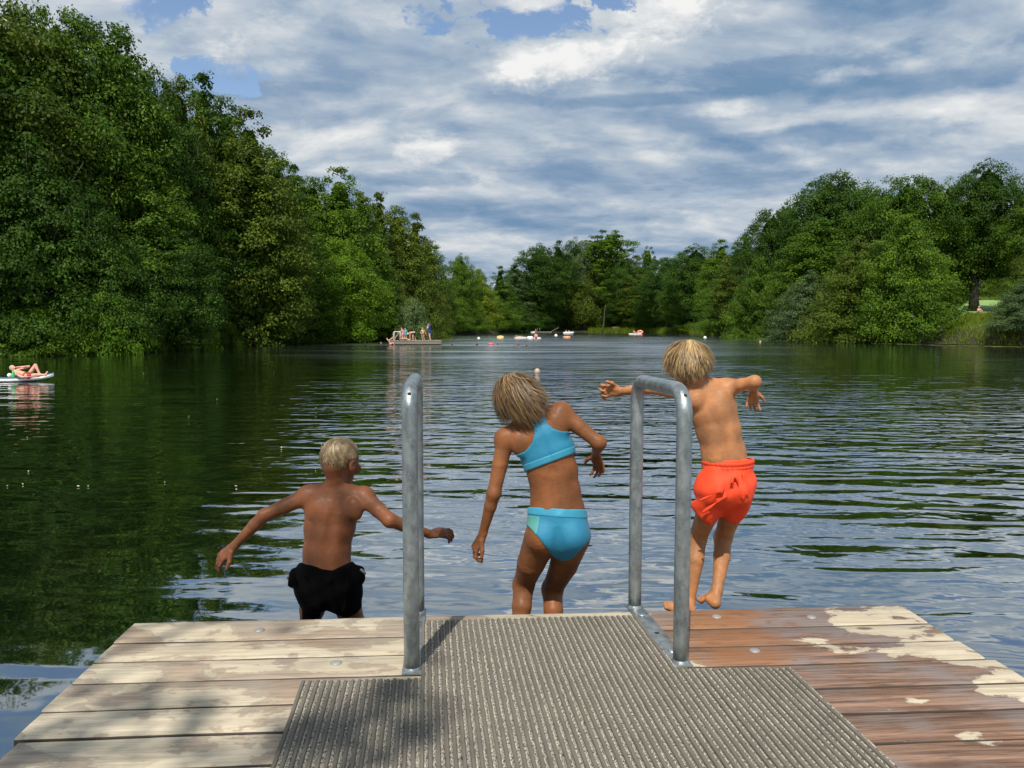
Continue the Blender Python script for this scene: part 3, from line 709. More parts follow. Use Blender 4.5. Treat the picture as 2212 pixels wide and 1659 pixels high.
class Body:
    def __init__(s): s.pr = []
    def seg(s, a, b, wa, wb=None, da=None, db=None, side=None, k=.02, op='+'):
        wb = wa if wb is None else wb; da = wa if da is None else da; db = wb if db is None else db
        s.pr.append(('s', np.array(a, float), np.array(b, float), wa, wb, da, db, None if side is None else unit(side), k, op)); return s
    def ell(s, c, r, ax=None, k=.02, op='+'):
        s.pr.append(('e', np.array(c, float), np.array(r, float), np.eye(3) if ax is None else np.array([unit(a) for a in ax]), k, op)); return s
    def limb(s, pts, rad, k=.02, side=None):
        for i in range(len(pts) - 1): s.seg(pts[i], pts[i + 1], rad[i], rad[i + 1], k=k if i == 0 else .008, side=side)
    @staticmethod
    def ev(pr, X, Y, Z):
        if pr[0] == 's':
            _, a, b, wa, wb, da, db, side, k, op = pr; ab = b - a; L2 = ab.dot(ab) + 1e-12
            px, py, pz = X - a[0], Y - a[1], Z - a[2]; t = np.clip((px * ab[0] + py * ab[1] + pz * ab[2]) / L2, 0, 1)
            qx, qy, qz = px - t * ab[0], py - t * ab[1], pz - t * ab[2]; w = wa + (wb - wa) * t; q2 = qx * qx + qy * qy + qz * qz
            if side is None: return np.sqrt(q2) - w
            d = da + (db - da) * t; qs = qx * side[0] + qy * side[1] + qz * side[2]; qd2 = np.maximum(q2 - qs * qs, 0)
            k0 = np.sqrt((qs / w) ** 2 + qd2 / d ** 2); k1 = np.sqrt((qs / w ** 2) ** 2 + qd2 / d ** 4)
            return k0 * (k0 - 1) / (k1 + 1e-6)
        _, c, r, ax, k, op = pr; px, py, pz = X - c[0], Y - c[1], Z - c[2]
        l = [(px * e[0] + py * e[1] + pz * e[2]) for e in ax]
        k0 = np.sqrt(sum((l[i] / r[i]) ** 2 for i in range(3))); k1 = np.sqrt(sum((l[i] / r[i] ** 2) ** 2 for i in range(3)))
        return k0 * (k0 - 1) / (k1 + 1e-6)
    def bounds(s, pr):
        if pr[0] == 's': m = max(pr[3:7]); return np.minimum(pr[1], pr[2]) - m, np.maximum(pr[1], pr[2]) + m
        m = max(pr[2]); return pr[1] - m, pr[1] + m
    def field(s, h, pad=.03):
        bs = [s.bounds(p) for p in s.pr if p[-1] == '+']; lo = np.min([b[0] for b in bs], 0) - pad; hi = np.max([b[1] for b in bs], 0) + pad
        n = np.ceil((hi - lo) / h).astype(int) + 1; f = np.full(n, 1.0, np.float32)
        ax = [lo[i] + np.arange(n[i]) * h for i in range(3)]
        for pr in s.pr:
            k = pr[-2]; b0, b1 = s.bounds(pr); i0 = np.clip(((b0 - k - 4 * h - lo) / h).astype(int), 0, n - 1); i1 = np.clip(((b1 + k + 4 * h - lo) / h).astype(int) + 2, 1, n)
            sl_ = tuple(slice(i0[i], i1[i]) for i in range(3))
            X, Y, Z = np.meshgrid(*[ax[i][i0[i]:i1[i]] for i in range(3)], indexing='ij', sparse=True)
            d = s.ev(pr, X, Y, Z).astype(np.float32); g = f[sl_]
            if pr[-1] == '+':
                hh = np.maximum(k - np.abs(g - d), 0) / k; f[sl_] = np.minimum(g, d) - hh * hh * k * .25
            else:
                hh = np.maximum(k - np.abs(g + d), 0) / k; f[sl_] = np.maximum(g, -d) + hh * hh * k * .25
        s.lo, s.h, s.f, s.ax = lo, h, f, ax; return f
def sdpoly(px, py, poly):
    poly = np.array(poly, float); d = np.full(px.shape, 1e9, np.float32); inside = np.zeros(px.shape, bool); n = len(poly); j = n - 1
    for i in range(n):
        a, b = poly[i], poly[j]; e = b - a; wx, wy = px - a[0], py - a[1]; t = np.clip((wx * e[0] + wy * e[1]) / (e.dot(e) + 1e-9), 0, 1)
        d = np.minimum(d, (wx - t * e[0]) ** 2 + (wy - t * e[1]) ** 2)
        c = ((a[1] > py) != (b[1] > py)) & (px < (b[0] - a[0]) * (py - a[1]) / ((b[1] - a[1]) if b[1] != a[1] else 1e-9) + a[0]); inside ^= c; j = i
    return np.where(inside, -1, 1) * np.sqrt(d)
def garment(body, poly, off=.004, zlim=None, k=0.004):
    """cloth that hugs the body: the body swollen by off, inside an outline cut from behind"""
    f = body.f; X, Y, Z = np.meshgrid(*body.ax, indexing='ij', sparse=True)
    us = [p[0] for p in poly]; vs = [p[1] for p in poly]
    dx, dy, dz = X, Y, Z - CZ; dep = dy * FW[1] + dz * FW[2]; U = UC + F * dx / dep; Vv = VC - F * (dy * UPV[1] + dz * UPV[2]) / dep
    U = np.broadcast_to(U, f.shape); Vv = np.broadcast_to(Vv, f.shape); m = (U > min(us) - 12) & (U < max(us) + 12) & (Vv > min(vs) - 12) & (Vv < max(vs) + 12)
    ii = np.argwhere(m); lo, hi = ii.min(0), ii.max(0) + 1; s_ = tuple(slice(a, b) for a, b in zip(lo, hi))
    D = np.broadcast_to(dep, f.shape)[s_]; g = sdpoly(U[s_], Vv[s_], poly) * D / F
    a = f[s_] - off; hh = np.maximum(k - np.abs(a - g), 0) / k; r = np.maximum(a, g) + hh * hh * k * .25
    r = np.pad(r, 1, constant_values=1.); V, Fc = surface_nets(r.astype(np.float32), body.lo + (lo - 1) * body.h, body.h)
    return V, Fc
def relax(V, Fc, it=1, lam=.5):
    e = np.concatenate([Fc[:, [0, 1]], Fc[:, [1, 2]], Fc[:, [2, 3]], Fc[:, [3, 0]]]); e = np.concatenate([e, e[:, ::-1]])
    n = np.bincount(e[:, 0], minlength=len(V))[:, None] + 1e-9
    for _ in range(it):
        S = np.stack([np.bincount(e[:, 0], V[e[:, 1], c], len(V)) for c in range(3)], 1); V = V + lam * (S / n - V)
    return V

def rot(v, ax, a): ax = unit(ax); c, s = math.cos(a), math.sin(a); v = np.asarray(v, float); return v * c + np.cross(ax, v) * s + ax * ax.dot(v) * (1 - c)
def hand(B, w, d, n, ts, curl=(.5, .5, .5, .5), s=1., thumb=(.7, .3), spread=.12, k=.004):
    """w wrist, d towards the fingers, n the back of the hand, ts: side the thumb is on along cross(d,n)"""
    d = unit(d); n = unit(np.asarray(n, float) - d * np.dot(n, d)); sd_ = np.cross(d, n)
    B.seg(w - d * .01, w + d * .02 * s, .019 * s, .023 * s, .014 * s, .0125 * s, side=sd_, k=.01)
    B.seg(w + d * .02 * s, w + d * .060 * s, .024 * s, .030 * s, .0125 * s, .0105 * s, side=sd_, k=.008)
    B.seg(w + d * .015 * s + sd_ * ts * .012 * s - n * .004 * s, w + d * .04 * s + sd_ * ts * .018 * s - n * .005 * s, .013 * s, .011 * s, k=.008)
    for i, (o, L) in enumerate(((.0225, .056), (.0078, .062), (-.0072, .058), (-.0215, .046))):
        p = w + d * (.064 - .004 * abs(i - 1)) * s + sd_ * ts * o * s; dv = rot(d, n, -ts * 0 + (spread * (1.5 - i) * ts) * (1 if True else 0) * -1 * -1 * (-1))
        r = (.0078 - .0006 * (i == 3)) * s; a = 0; axr = sd_
        p0 = p - dv * .012 * s
        for j, fr_ in enumerate((.44, .31, .25)):
            a += curl[i] * (.75, 1.15, .8)[j]; dd = rot(dv, sd_, -a) if rot(d, sd_, -.5).dot(n) < d.dot(n) else rot(dv, sd_, a)
            q_ = p + dd * L * fr_ * s; B.seg(p0 if j == 0 else p, q_, r * (1 - .1 * j), r * (.92 - .12 * j), k=k); p = q_
            p0 = p
    p = w + d * .018 * s + sd_ * ts * .020 * s; dv = unit(d * (1 - thumb[0]) + sd_ * ts * thumb[0] - n * thumb[1])
    q_ = p + dv * .034 * s; B.seg(p, q_, .0105 * s, .0085 * s, k=.006); e = unit(dv * .6 + d * .5 - n * .1); B.seg(q_, q_ + e * .026 * s, .0083 * s, .0065 * s, k=k)
def foot(B, ankle, heel, toe, sidev, s=1., inner=1):
    """heel and toe points; inner: side of the big toe along sidev"""
    d = unit(toe - heel); sv = unit(sidev - d * np.dot(sidev, d)); up = unit(np.cross(sv, d)); up = up if up.dot(ankle - heel) > 0 else -up
    L = np.linalg.norm(toe - heel)
    B.seg(ankle, heel, .022 * s, .0235 * s, k=.018); B.seg(heel, heel + d * L * .3 + up * .012, .0225 * s, .024 * s, .021 * s, .022 * s, side=sv, k=.02)
    B.seg(ankle + d * .012 * s - up * .01, heel + d * L * .66 + up * .002, .020 * s, .034 * s, .022 * s, .0135 * s, side=sv, k=.02)
    for i in range(5):
        o = (.026, .010, -.003, -.015, -.026)[i] * inner * s; b = heel + d * L * (.72 - .018 * i) + sv * o - up * .004; l = (.034, .034, .031, .027, .022)[i] * s * 1.05
        B.seg(b, b + d * l, (.0118, .0085, .008, .0075, .0075)[i] * s, (.0098, .0072, .0068, .0064, .0064)[i] * s, k=.004)
def head(B, c, fwd, up, s=1., ear=1):
    f = unit(fwd); u = unit(np.asarray(up, float) - f * np.dot(up, f)); r = np.cross(f, u); ax = [r, f, u]
    B.ell(c + u * .012 * s - f * .008 * s, (.070 * s, .086 * s, .078 * s), ax, k=.02)
    B.seg(c + f * .030 * s - u * .012 * s, c + f * .048 * s - u * .082 * s, .058 * s, .030 * s, .048 * s, .026 * s, side=r, k=.03)
    B.seg(c - f * .045 * s - u * .03 * s, c - f * .030 * s - u * .075 * s, .045 * s, .036 * s, k=.03)
    B.seg(c + f * .078 * s - u * .012 * s, c + f * .094 * s - u * .036 * s, .007 * s, .011 * s, k=.008)
    for e in (-1, 1):
        B.ell(c + f * .083 * s + r * e * .028 * s - u * .008 * s, (.015 * s, .012 * s, .010 * s), ax, k=.010, op='-')
        B.ell(c + f * .068 * s + r * e * .034 * s - u * .042 * s, (.022 * s, .018 * s, .022 * s), ax, k=.015)
        q_ = [unit(r * e * 1. + f * -.25), unit(f + r * e * .25), unit(u - f * .15)]
        B.ell(c + r * e * .0735 * s - f * .006 * s - u * .020 * s, (.0065 * s, .017 * s, .027 * s), q_, k=.006)
        B.ell(c + r * e * .080 * s + f * .001 * s - u * .017 * s, (.005 * s, .009 * s, .014 * s), q_, k=.004, op='-')
    B.seg(c + f * .082 * s - u * .058 * s - r * .014 * s, c + f * .082 * s - u * .058 * s + r * .014 * s, .0075 * s, k=.008)
    B.seg(c + f * .0915 * s - u * .058 * s - r * .016 * s, c + f * .0915 * s - u * .058 * s + r * .016 * s, .0018 * s, k=.003, op='-')
    return f, u, r
def eyes(c, f, u, r, s, root):
    wm = EYE; body = [o for o in root.children if o.name.startswith('body')][0]
    for e in (-1, 1):
        m = MB(); p = c + f * .071 * s + r * e * .028 * s - u * .008 * s
        m.lathe(p - f * .0125 * s, [(0, 0), (.007 * s, .0035 * s), (.0115 * s, .0095 * s), (.0115 * s, .014 * s), (.007 * s, .021 * s), (0, .0245 * s)], 14, axis=f); m.build('eye', wm, body, grand=root)
EYE = simple('eye_white', (.7, .68, .65), .2)

def strands(root, c, f, u, r, mat, n, scal, length, start, down, seed, width=.0022, wave=.004, wind=(0, 0, 0), front=.2, name='hair', base=True, keep=None, lift=.004, whorl=(.0, -.35, .93), ends=None):
    """locks of hair: ribbons that run over the skull from the crown and then hang. scal: skull radii; start(nvec)->bool; length(nvec, rng)"""
    rng = np.random.default_rng(seed); V = []; Fc = []; T = []; nn = 0
    A = np.array([r, f, u]); wd = np.array(wind, float); grav = np.array(down, float); wh = unit(whorl)
    made = 0; tries = 0
    while made < n and tries < n * 20:
        tries += 1; d = rng.normal(size=3); d /= np.linalg.norm(d)
        if not start(d): continue
        L = length(d, rng); made += 1; st = max(5, int(L / .012)); ds = L / st
        tang = d - wh * d.dot(wh); fl_ = unit(tang) if np.linalg.norm(tang) > .05 else unit(rng.normal(size=3))
        p = d * scal; off = 1 + lift / .075 + rng.random() * .07; prev = None; ph = rng.random() * 6.28; fr_ = 4 + 3 * rng.random(); pts = []; nrm = []
        pos = (p * off) @ A + c; dirw = unit(np.cross(np.cross(d, wh), d) * -1 + 1e-6); dirw = (unit(dirw + rng.normal(size=3) * .07)) @ A
        wv = unit(np.array([math.sin(7 * d[0] + 3 * d[2] + seed), math.sin(6 * d[1] - 2 * seed), math.sin(8 * d[2] + 5 * d[0])]) + rng.normal(size=3) * .22); ph = 5 * d[0] + 4 * d[1] + rng.normal() * .5; gk = .6 + .8 * rng.random(); wk_ = 3.2 if rng.random() < .05 else .8
        for i in range(st + 1):
            loc = A @ (pos - c); q_ = loc / scal; qn = np.linalg.norm(q_); nv = unit(q_ / scal); nw = nv @ A
            pts.append(pos.copy()); nrm.append(nw)
            if qn < off + .02: dirw = dirw - nw * min(0, dirw.dot(nw)) * 1.0; g = .10
            else: g = .16
            dirw = unit(dirw + grav * g * gk * (ds / .012) + wd * (i / st) ** 1.5 * .25 * wk_ + wv * wave * 10 * math.sin(i * ds * 55 + ph) * .8)
            if qn < off * 1.0: pos = c + ((q_ / qn * off) * scal) @ A
            nwd = dirw - nw * dirw.dot(nw) if qn < off + .03 else dirw
            pos = pos + unit(nwd) * ds
        if keep and not keep(pts[len(pts) // 2]): continue
        lk = math.sin(d[0] * 11 + seed) * math.sin(d[1] * 9 + 2 * seed) + .5 * math.sin(d[0] * 31 + d[2] * 19); tone = np.clip(.42 + .33 * lk + rng.normal(0, .13), 0, 1); w = width * (.6 + .9 * rng.random())
        for i, (p_, nw) in enumerate(zip(pts, nrm)):
            tg = unit(pts[min(i + 1, st)] - pts[max(i - 1, 0)]); sv = unit(np.cross(tg, nw)); t = i / st; ww = w * (1 - .85 * max(0, t - .55) / .45) * min(1, .4 + t * 3)
            V += [p_ - sv * ww, p_ + nw * ww * .55, p_ + sv * ww]; T += [tone - .25 * (t < .1), tone, tone]
        for i in range(st):
            a = nn + i * 3; Fc += [(a, a + 1, a + 4, a + 3), (a + 1, a + 2, a + 5, a + 4)]
        nn += 3 * (st + 1)
    if base:      # close skull cap under the locks
        th = np.linspace(0, math.pi, 20); ph_ = np.linspace(0, 2 * math.pi, 32, endpoint=False); b0 = nn; gd = {}
        for i, a in enumerate(th):
            for j, b in enumerate(ph_):
                dd = np.array([math.sin(a) * math.cos(b), math.sin(a) * math.sin(b), math.cos(a)]); ok = start(dd)
                V.append((dd * scal * (1 + (lift * .6 / .075 if ok else -.12))) @ A + c); T.append(.25); gd[i, j] = nn; nn += 1
        for i in range(19):
            for j in range(32): Fc.append((gd[i, j], gd[i + 1, j], gd[i + 1, (j + 1) % 32], gd[i, (j + 1) % 32]))
    return mesh(name, np.array(V), np.array(Fc), mat, root, attr=T)

# ------------------------------------------------------------------ the three children jumping off the dock
SKIN_A = skin_mat('tanned_skin_dark', (.175, .068, .030)); SKIN_B = skin_mat('tanned_skin_deep', (.21, .082, .030)); SKIN_C = skin_mat('tanned_skin', (.40, .19, .085))
HAIR_A = hair_mat('light_blond_hair', (.12, .08, .04), (.56, .42, .24)); HAIR_B = hair_mat('streaked_blond_hair', (.028, .015, .006), (.44, .27, .115)); HAIR_C = hair_mat('golden_blond_hair', (.10, .052, .018), (.74, .51, .23))
def torso(B, secs, k=.03):
    for a, b in zip(secs[:-1], secs[1:]): B.seg(a[0], b[0], a[1], b[1], a[2], b[2], side=unit(np.array(a[3]) + np.array(b[3])), k=k)
def finish(B, name, mat, root, h=.0042, it=1):
    f = B.field(h); V, Fc = surface_nets(f, B.lo, h); V = relax(V, Fc, it, .4); return mesh(name, V, Fc, mat, root)
def loose(name, prs, poly, mat, root, h=.0045, wr=None, k=.014, cuts=()):
    B = Body(); B.pr = prs; f = B.field(h)
    X, Y, Z = np.meshgrid(*B.ax, indexing='ij', sparse=True)
    if wr is not None: f = f + wr(X, Y, Z).astype(np.float32)
    dep = Y * FW[1] + (Z - CZ) * FW[2]; U = np.broadcast_to(UC + F * X / dep, f.shape); Vv = np.broadcast_to(VC - F * (Y * UPV[1] + (Z - CZ) * UPV[2]) / dep, f.shape)
    g = sdpoly(U, Vv, poly) * np.broadcast_to(dep, f.shape) / F
    hh = np.maximum(k - np.abs(f - g), 0) / k; f = np.maximum(f, g) + hh * hh * k * .25
    for c in cuts:        # hollow the leg openings
        d = Body.ev(c, X, Y, Z); f = np.maximum(f, -d)
    V, Fc = surface_nets(f.astype(np.float32), B.lo, h); V = relax(V, Fc, 2, .5); return mesh(name, V, Fc, mat, root)

def boy_left():
    d = 3.55; p = lambda u, v, dd=0.: P(u, v, d + dd); S = (1, 0, 0)
    root = empty('person', G(712, 1452, 0), 'short-haired blond boy in black swim shorts, arms spread, jumping off the dock', 'person', 'children jumping off the dock')
    B = Body()
    torso(B, [(p(708, 1272), .112, .085, S), (p(706, 1225), .106, .078, S), (p(706, 1190), .104, .070, S), (p(712, 1140), .112, .080, S), (p(718, 1100), .122, .084, (1, 0, .02)), (p(722, 1072), .108, .064, (1, 0, 0))])
    for e, c in ((-1, (690, 1270)), (1, (732, 1270))): B.ell(p(*c, -.045), (.062, .055, .065), k=.03)
    L, Rr = p(667, 1070), p(786, 1073)
    B.seg(L, Rr, .034, k=.035); nb = p(724, 1055); B.seg(nb, L, .034, .026, k=.04); B.seg(nb, Rr, .034, .026, k=.04)
    B.seg(p(722, 1062, -.005), p(730, 1012), .036, .035, k=.02)
    for e, c in ((-1, (684, 1100)), (1, (766, 1100))):      # shoulder blades
        B.ell(p(*c, -.056), (.036, .027, .052), [unit((1, 0, .25 * e)), (0, 1, 0), unit((-.25 * e, 0, 1))], k=.020)
    B.seg(p(722, 1085, -.108), p(707, 1225, -.092), .010, .010, k=.035, op='-')   # spine furrow
    for e, u in ((-1, 694), (1, 720)): B.seg(p(u, 1222, -.052), p(u + 4, 1150, -.050), .030, .024, k=.03)
    # arms
    eL, wL = p(571, 1113, -.05), p(505, 1180, -.02)
    B.limb([L, L * .45 + eL * .55, eL], [.040, .034, .0275], k=.03); m = eL * .7 + wL * .3; B.limb([eL, m, wL], [.028, .0285, .0185], k=.02); B.ell(L + [-.004, -.004, .0], (.042, .038, .040), k=.025)
    eR, wR = p(842, 1124, -.10), p(930, 1154, .02)
    B.limb([Rr, Rr * .45 + eR * .55, eR], [.040, .035, .030], k=.03); m = eR * .7 + wR * .3; B.limb([eR, m, wR], [.030, .029, .0185], k=.02); B.ell(Rr + [.004, -.004, .0], (.042, .038, .040), k=.025)
    hand(B, wL, (-.76, .02, -.64), (-.50, -.62, .60), -1, (.38, .36, .34, .32), 1.22, (.50, .25), .12)
    hand(B, wR, (.95, .20, .05), (-.05, -.45, .9), -1, (.42, .55, .62, .66), 1.08, (.5, .3), .1)
    # legs
    for hu, k_, a_ in ((684, p(668, 1352, .17), p(668, 1448, .10)), (738, p(773, 1360, .17), p(780, 1450, .12))):
        hp = p(hu, 1275); B.limb([hp, hp * .5 + k_ * .5 + [0, -.012, 0], k_], [.072, .058, .044], k=.03)
        mm = k_ * .68 + a_ * .32 + [0, -.014, 0]; B.limb([k_, mm, a_], [.044, .043, .025], k=.025)
        foot(B, a_, a_ + [0, -.02, -.035], a_ + [0, .10, -.10], (1, 0, 0), .95, 1 if hu < 700 else -1)
    hc = p(736, 992); f, u, r = head(B, hc, (.50, .86, -.08), (.02, 0, 1), 1.06)
    B.seg(p(727, 1030), hc - np.array([.01, .0, .04]), .037, .04, k=.02)
    finish(B, 'body', SKIN_A, root); eyes(hc, f, u, r, 1.06, root)
    m_ = cloth_mat('black_swim_fabric', (.0018, .0018, .0022), .95, bumpd=.001, sheen=.0)
    m_.node_tree.nodes['Principled BSDF'].inputs['Specular IOR Level'].default_value = .08
    prs = Body(); prs.ell(p(708, 1268), (.150, .115, .115), k=.03); prs.seg(p(706, 1218), p(708, 1262), .125, .150, .092, .110, side=S, k=.03)
    prs.seg(p(682, 1275), p(669, 1350, .06), .085, .060, k=.03); prs.seg(p(738, 1275), p(757, 1338, .06), .088, .070, k=.03)
    prs.seg(p(640, 1234), p(628, 1262, -.01), .030, .024, k=.015); prs.seg(p(772, 1228), p(786, 1254, -.01), .026, .022, k=.015); prs.seg(p(648, 1222), p(632, 1232), .016, .014, k=.012); prs.seg(p(764, 1220), p(784, 1228), .015, .013, k=.012)
    for e in ((655, 1300, 628, 1240), (690, 1315, 660, 1245), (742, 1320, 755, 1240), (722, 1316, 712, 1255)): prs.seg(p(e[0], e[1], -.10), p(e[2], e[3], -.115), .006, .012, k=.02)
    poly = [(646, 1213), (668, 1220), (705, 1228), (735, 1224), (762, 1212), (769, 1219), (786, 1222), (790, 1232), (790, 1250), (785, 1262), (786, 1289), (783, 1310), (771, 1325), (750, 1335), (735, 1331), (706, 1319), (693, 1323), (687, 1352), (653, 1352), (652, 1316), (640, 1298), (633, 1280), (630, 1272), (621, 1266), (623, 1235), (628, 1229), (640, 1225)]
    wr = lambda X, Y, Z: .003 * np.sin(X * 55 + Z * 30) + .0025 * np.sin(Z * 70 - X * 40 + 1)
    sh_ = loose('shorts', prs.pr, poly, m_, root, wr=wr)
    gm = simple('grey_trim', (.16, .16, .18), .7); 
    for a, b in (((622, 1250), (628, 1238)), ((779, 1230), (789, 1240))):
        mb = MB(); mb.tube([p(*a, -.035), p((a[0] + b[0]) / 2, (a[1] + b[1]) / 2 - 1, -.040), p(*b, -.035)], .006, 8); mb.build('pocket_trim', gm, sh_, grand=root)
    def st(q_): return q_[2] > (-.42 if q_[1] < -.1 else (-.05 if q_[1] < .35 else .42)) and not (abs(q_[0]) > .86 and q_[2] < .0 and abs(q_[1]) < .3)
    s = 1.06; strands(root, hc + u * .012 * s - f * .008 * s, f, u, r, HAIR_A, 4200, np.array([.070, .086, .078]) * s, lambda q_, g: (.010 + .014 * max(0, q_[2] + .3)) * (.7 + .6 * g.random()), st, (0, 0, -.6), 4, width=.0011, wave=.010, lift=.003, whorl=(.1, -.45, .88))

def girl():
    d = 3.44; p = lambda u, v, dd=0.: P(u, v, d + dd); S = (1, 0, 0); T = (.93, 0, .36)
    root = empty('person', G(1170, 1462, 0), 'girl in a turquoise racerback bikini leaning left, jumping off the middle of the dock', 'person', 'children jumping off the dock')
    B = Body()
    torso(B, [(p(1204, 1158), .118, .085, S), (p(1204, 1128), .124, .088, S), (p(1203, 1098), .116, .080, S), (p(1200, 1062), .106, .070, (1, 0, .06)), (p(1194, 1020), .108, .074, (1, 0, .18)), (p(1182, 975), .114, .080, T), (p(1166, 940), .112, .076, T), (p(1158, 920), .098, .060, (.92, 0, .4))])
    for c in ((1174, 1160), (1234, 1157)): B.ell(p(*c, -.048), (.066, .062, .068), k=.028)
    B.seg(p(1205, 1150, -.122), p(1211, 1214, -.096), .010, .018, k=.03, op='-')
    L, Rr = p(1092, 947), p(1211, 890); i0 = len(B.pr)
    B.seg(L, Rr, .033, k=.04); nb = p(1146, 903); B.seg(nb, L, .034, .026, k=.04); B.seg(nb, Rr, .034, .026, k=.04)
    B.seg(p(1153, 915), p(1131, 876), .035, .033, k=.02)
    B.ell(p(1121, 960, -.045), (.040, .026, .052), [unit((1, 0, .3)), (0, 1, 0), unit((-.3, 0, 1))], k=.03); B.ell(p(1206, 917, -.045), (.038, .026, .052), [unit((1, 0, .5)), (0, 1, 0), unit((-.5, 0, 1))], k=.03)
    B.seg(p(1168, 930, -.100), p(1196, 1020, -.094), .009, .009, k=.03, op='-'); B.seg(p(1196, 1020, -.094), p(1206, 1100, -.098), .009, .009, k=.03, op='-')
    for u in (1186, 1220): B.seg(p(u, 1095, -.052), p(u - 6, 1030, -.045), .030, .022, k=.03)
    eL, wL = p(1067, 1066, -.04), p(1042, 1156, .01)
    B.limb([L, L * .5 + eL * .5, eL], [.038, .0345, .029], k=.03); m = eL * .7 + wL * .3; B.limb([eL, m, wL], [.029, .0275, .0180], k=.02); B.ell(L + [-.006, -.003, -.004], (.040, .037, .044), k=.025)
    eR, wR = p(1294, 957, -.05), p(1287, 981, .14)
    B.limb([Rr, Rr * .5 + eR * .5, eR], [.040, .034, .029], k=.03); m = eR * .7 + wR * .3; B.limb([eR, m, wR], [.030, .027, .0180], k=.02); B.ell(Rr + [.004, -.003, -.002], (.042, .038, .042), k=.025)
    hand(B, wL, (-.50, .05, -.86), (-.80, -.35, .45), -1, (.62, .72, .80, .85), 1.18, (.40, .35), .12)
    hand(B, wR, (.28, .35, -.85), (.55, .65, .45), -1, (.5, .55, .6, .7), 1.05, (.7, .2), .18)
    i1 = len(B.pr)
    for hu, hv, k_, a_ in ((1168, 1165, p(1131, 1262, .16), p(1119, 1400, .06)), (1238, 1162, p(1193, 1272, .20), p(1199, 1402, .08))):
        hp = p(hu, hv); B.limb([hp, hp * .5 + k_ * .5 + [0.006 if hu > 1200 else -.004, -.01, 0], k_], [.076, .063, .047], k=.03)
        mm = k_ * .66 + a_ * .34 + [0, -.016, 0]; B.limb([k_, mm, a_], [.047, .0445, .026], k=.025)
        foot(B, a_, a_ + [0, -.015, -.04], a_ + [-.01, .09, -.115], (1, 0, 0), .98, 1 if hu < 1200 else -1)
    TB = Body(); TB.pr = B.pr[:i0 + 8] + B.pr[i1:]; TB.field(.0036)
    hc = p(1114, 852, .0); f, u, r = head(B, hc, (-.50, .78, -.38), (-.28, .25, .93), .97)
    B.seg(p(1136, 884), hc + np.array([.02, .0, -.035]), .034, .038, k=.02)
    finish(B, 'body', SKIN_B, root); eyes(hc, f, u, r, .97, root)
    def mul(*pl): return [(1300 * .749 + x * .3702 - 0, 749 + y * .3702) for x, y in pl]
    teal = cloth_mat('turquoise_swim_fabric', (.014, .20, .34), .6, sheen=.05); teal2 = cloth_mat('light_turquoise_band', (.035, .29, .44), .6, sheen=.05); grn = cloth_mat('sea_green_panel', (.08, .30, .28), .6, sheen=.05)
    bot = mul((425, 934), (443, 938), (797, 953), (815, 953), (818, 1010), (830, 1060), (830, 1100), (812, 1128), (786, 1160), (740, 1206), (706, 1240), (655, 1252), (610, 1238), (590, 1214), (555, 1170), (515, 1118), (478, 1073), (440, 1034), (418, 1028), (420, 985))
    V, Fc = garment(TB, bot, .0045); bb = mesh('bikini_bottom', V, Fc, teal, root)
    V, Fc = garment(TB, mul((425, 932), (443, 936), (797, 951), (818, 951), (818, 1000), (800, 1002), (620, 996), (443, 978), (420, 976)), .0068, k=.003); sub('waistband', V, Fc, teal2, bb, root)
    V, Fc = garment(TB, mul((415, 980), (443, 982), (521, 992), (512, 1050), (500, 1102), (478, 1075), (440, 1036), (415, 1030)), .0056, k=.002); sub('side_panel', V, Fc, grn, bb, root)
    top = mul((395, 396), (420, 380), (455, 350), (485, 330), (530, 325), (543, 350), (547, 400), (562, 446), (598, 478), (648, 494), (712, 494), (740, 492), (748, 560), (752, 612), (738, 614), (425, 730), (404, 735), (385, 690), (355, 640), (378, 634), (432, 612), (474, 562), (489, 510), (482, 467), (452, 431), (408, 408))
    V, Fc = garment(TB, top, .0045); bt = mesh('bikini_top', V, Fc, teal, root)
    V, Fc = garment(TB, mul((380, 690), (412, 694), (735, 572), (755, 566), (755, 612), (738, 616), (425, 732), (400, 740)), .0066, k=.003); sub('underband', V, Fc, teal2, bt, root)
    for pl in ([(372, 634), (432, 612), (474, 562), (489, 510), (482, 467), (452, 431), (408, 408)], [(541, 345), (547, 400), (562, 446), (598, 478), (648, 494), (716, 494)]):
        pass
    def st(q_): return q_[2] > (-.25 if q_[1] < .1 else (.1 if q_[1] < .55 else .5))
    s = .97; c2 = hc + u * .012 * s - f * .008 * s; scl = np.array([.070, .086, .078]) * s
    strands(root, c2, f, u, r, HAIR_B, 3300, scl, lambda q_, g: (.085 + .095 * g.random() + .03 * max(0, q_[2]) + (.015 if q_[0] < -.1 else 0)), st, (.16, -.06, -.9), 7, width=.0015, wave=.012, lift=.004, wind=(.9, 0, .16), whorl=(.25, .15, .95))

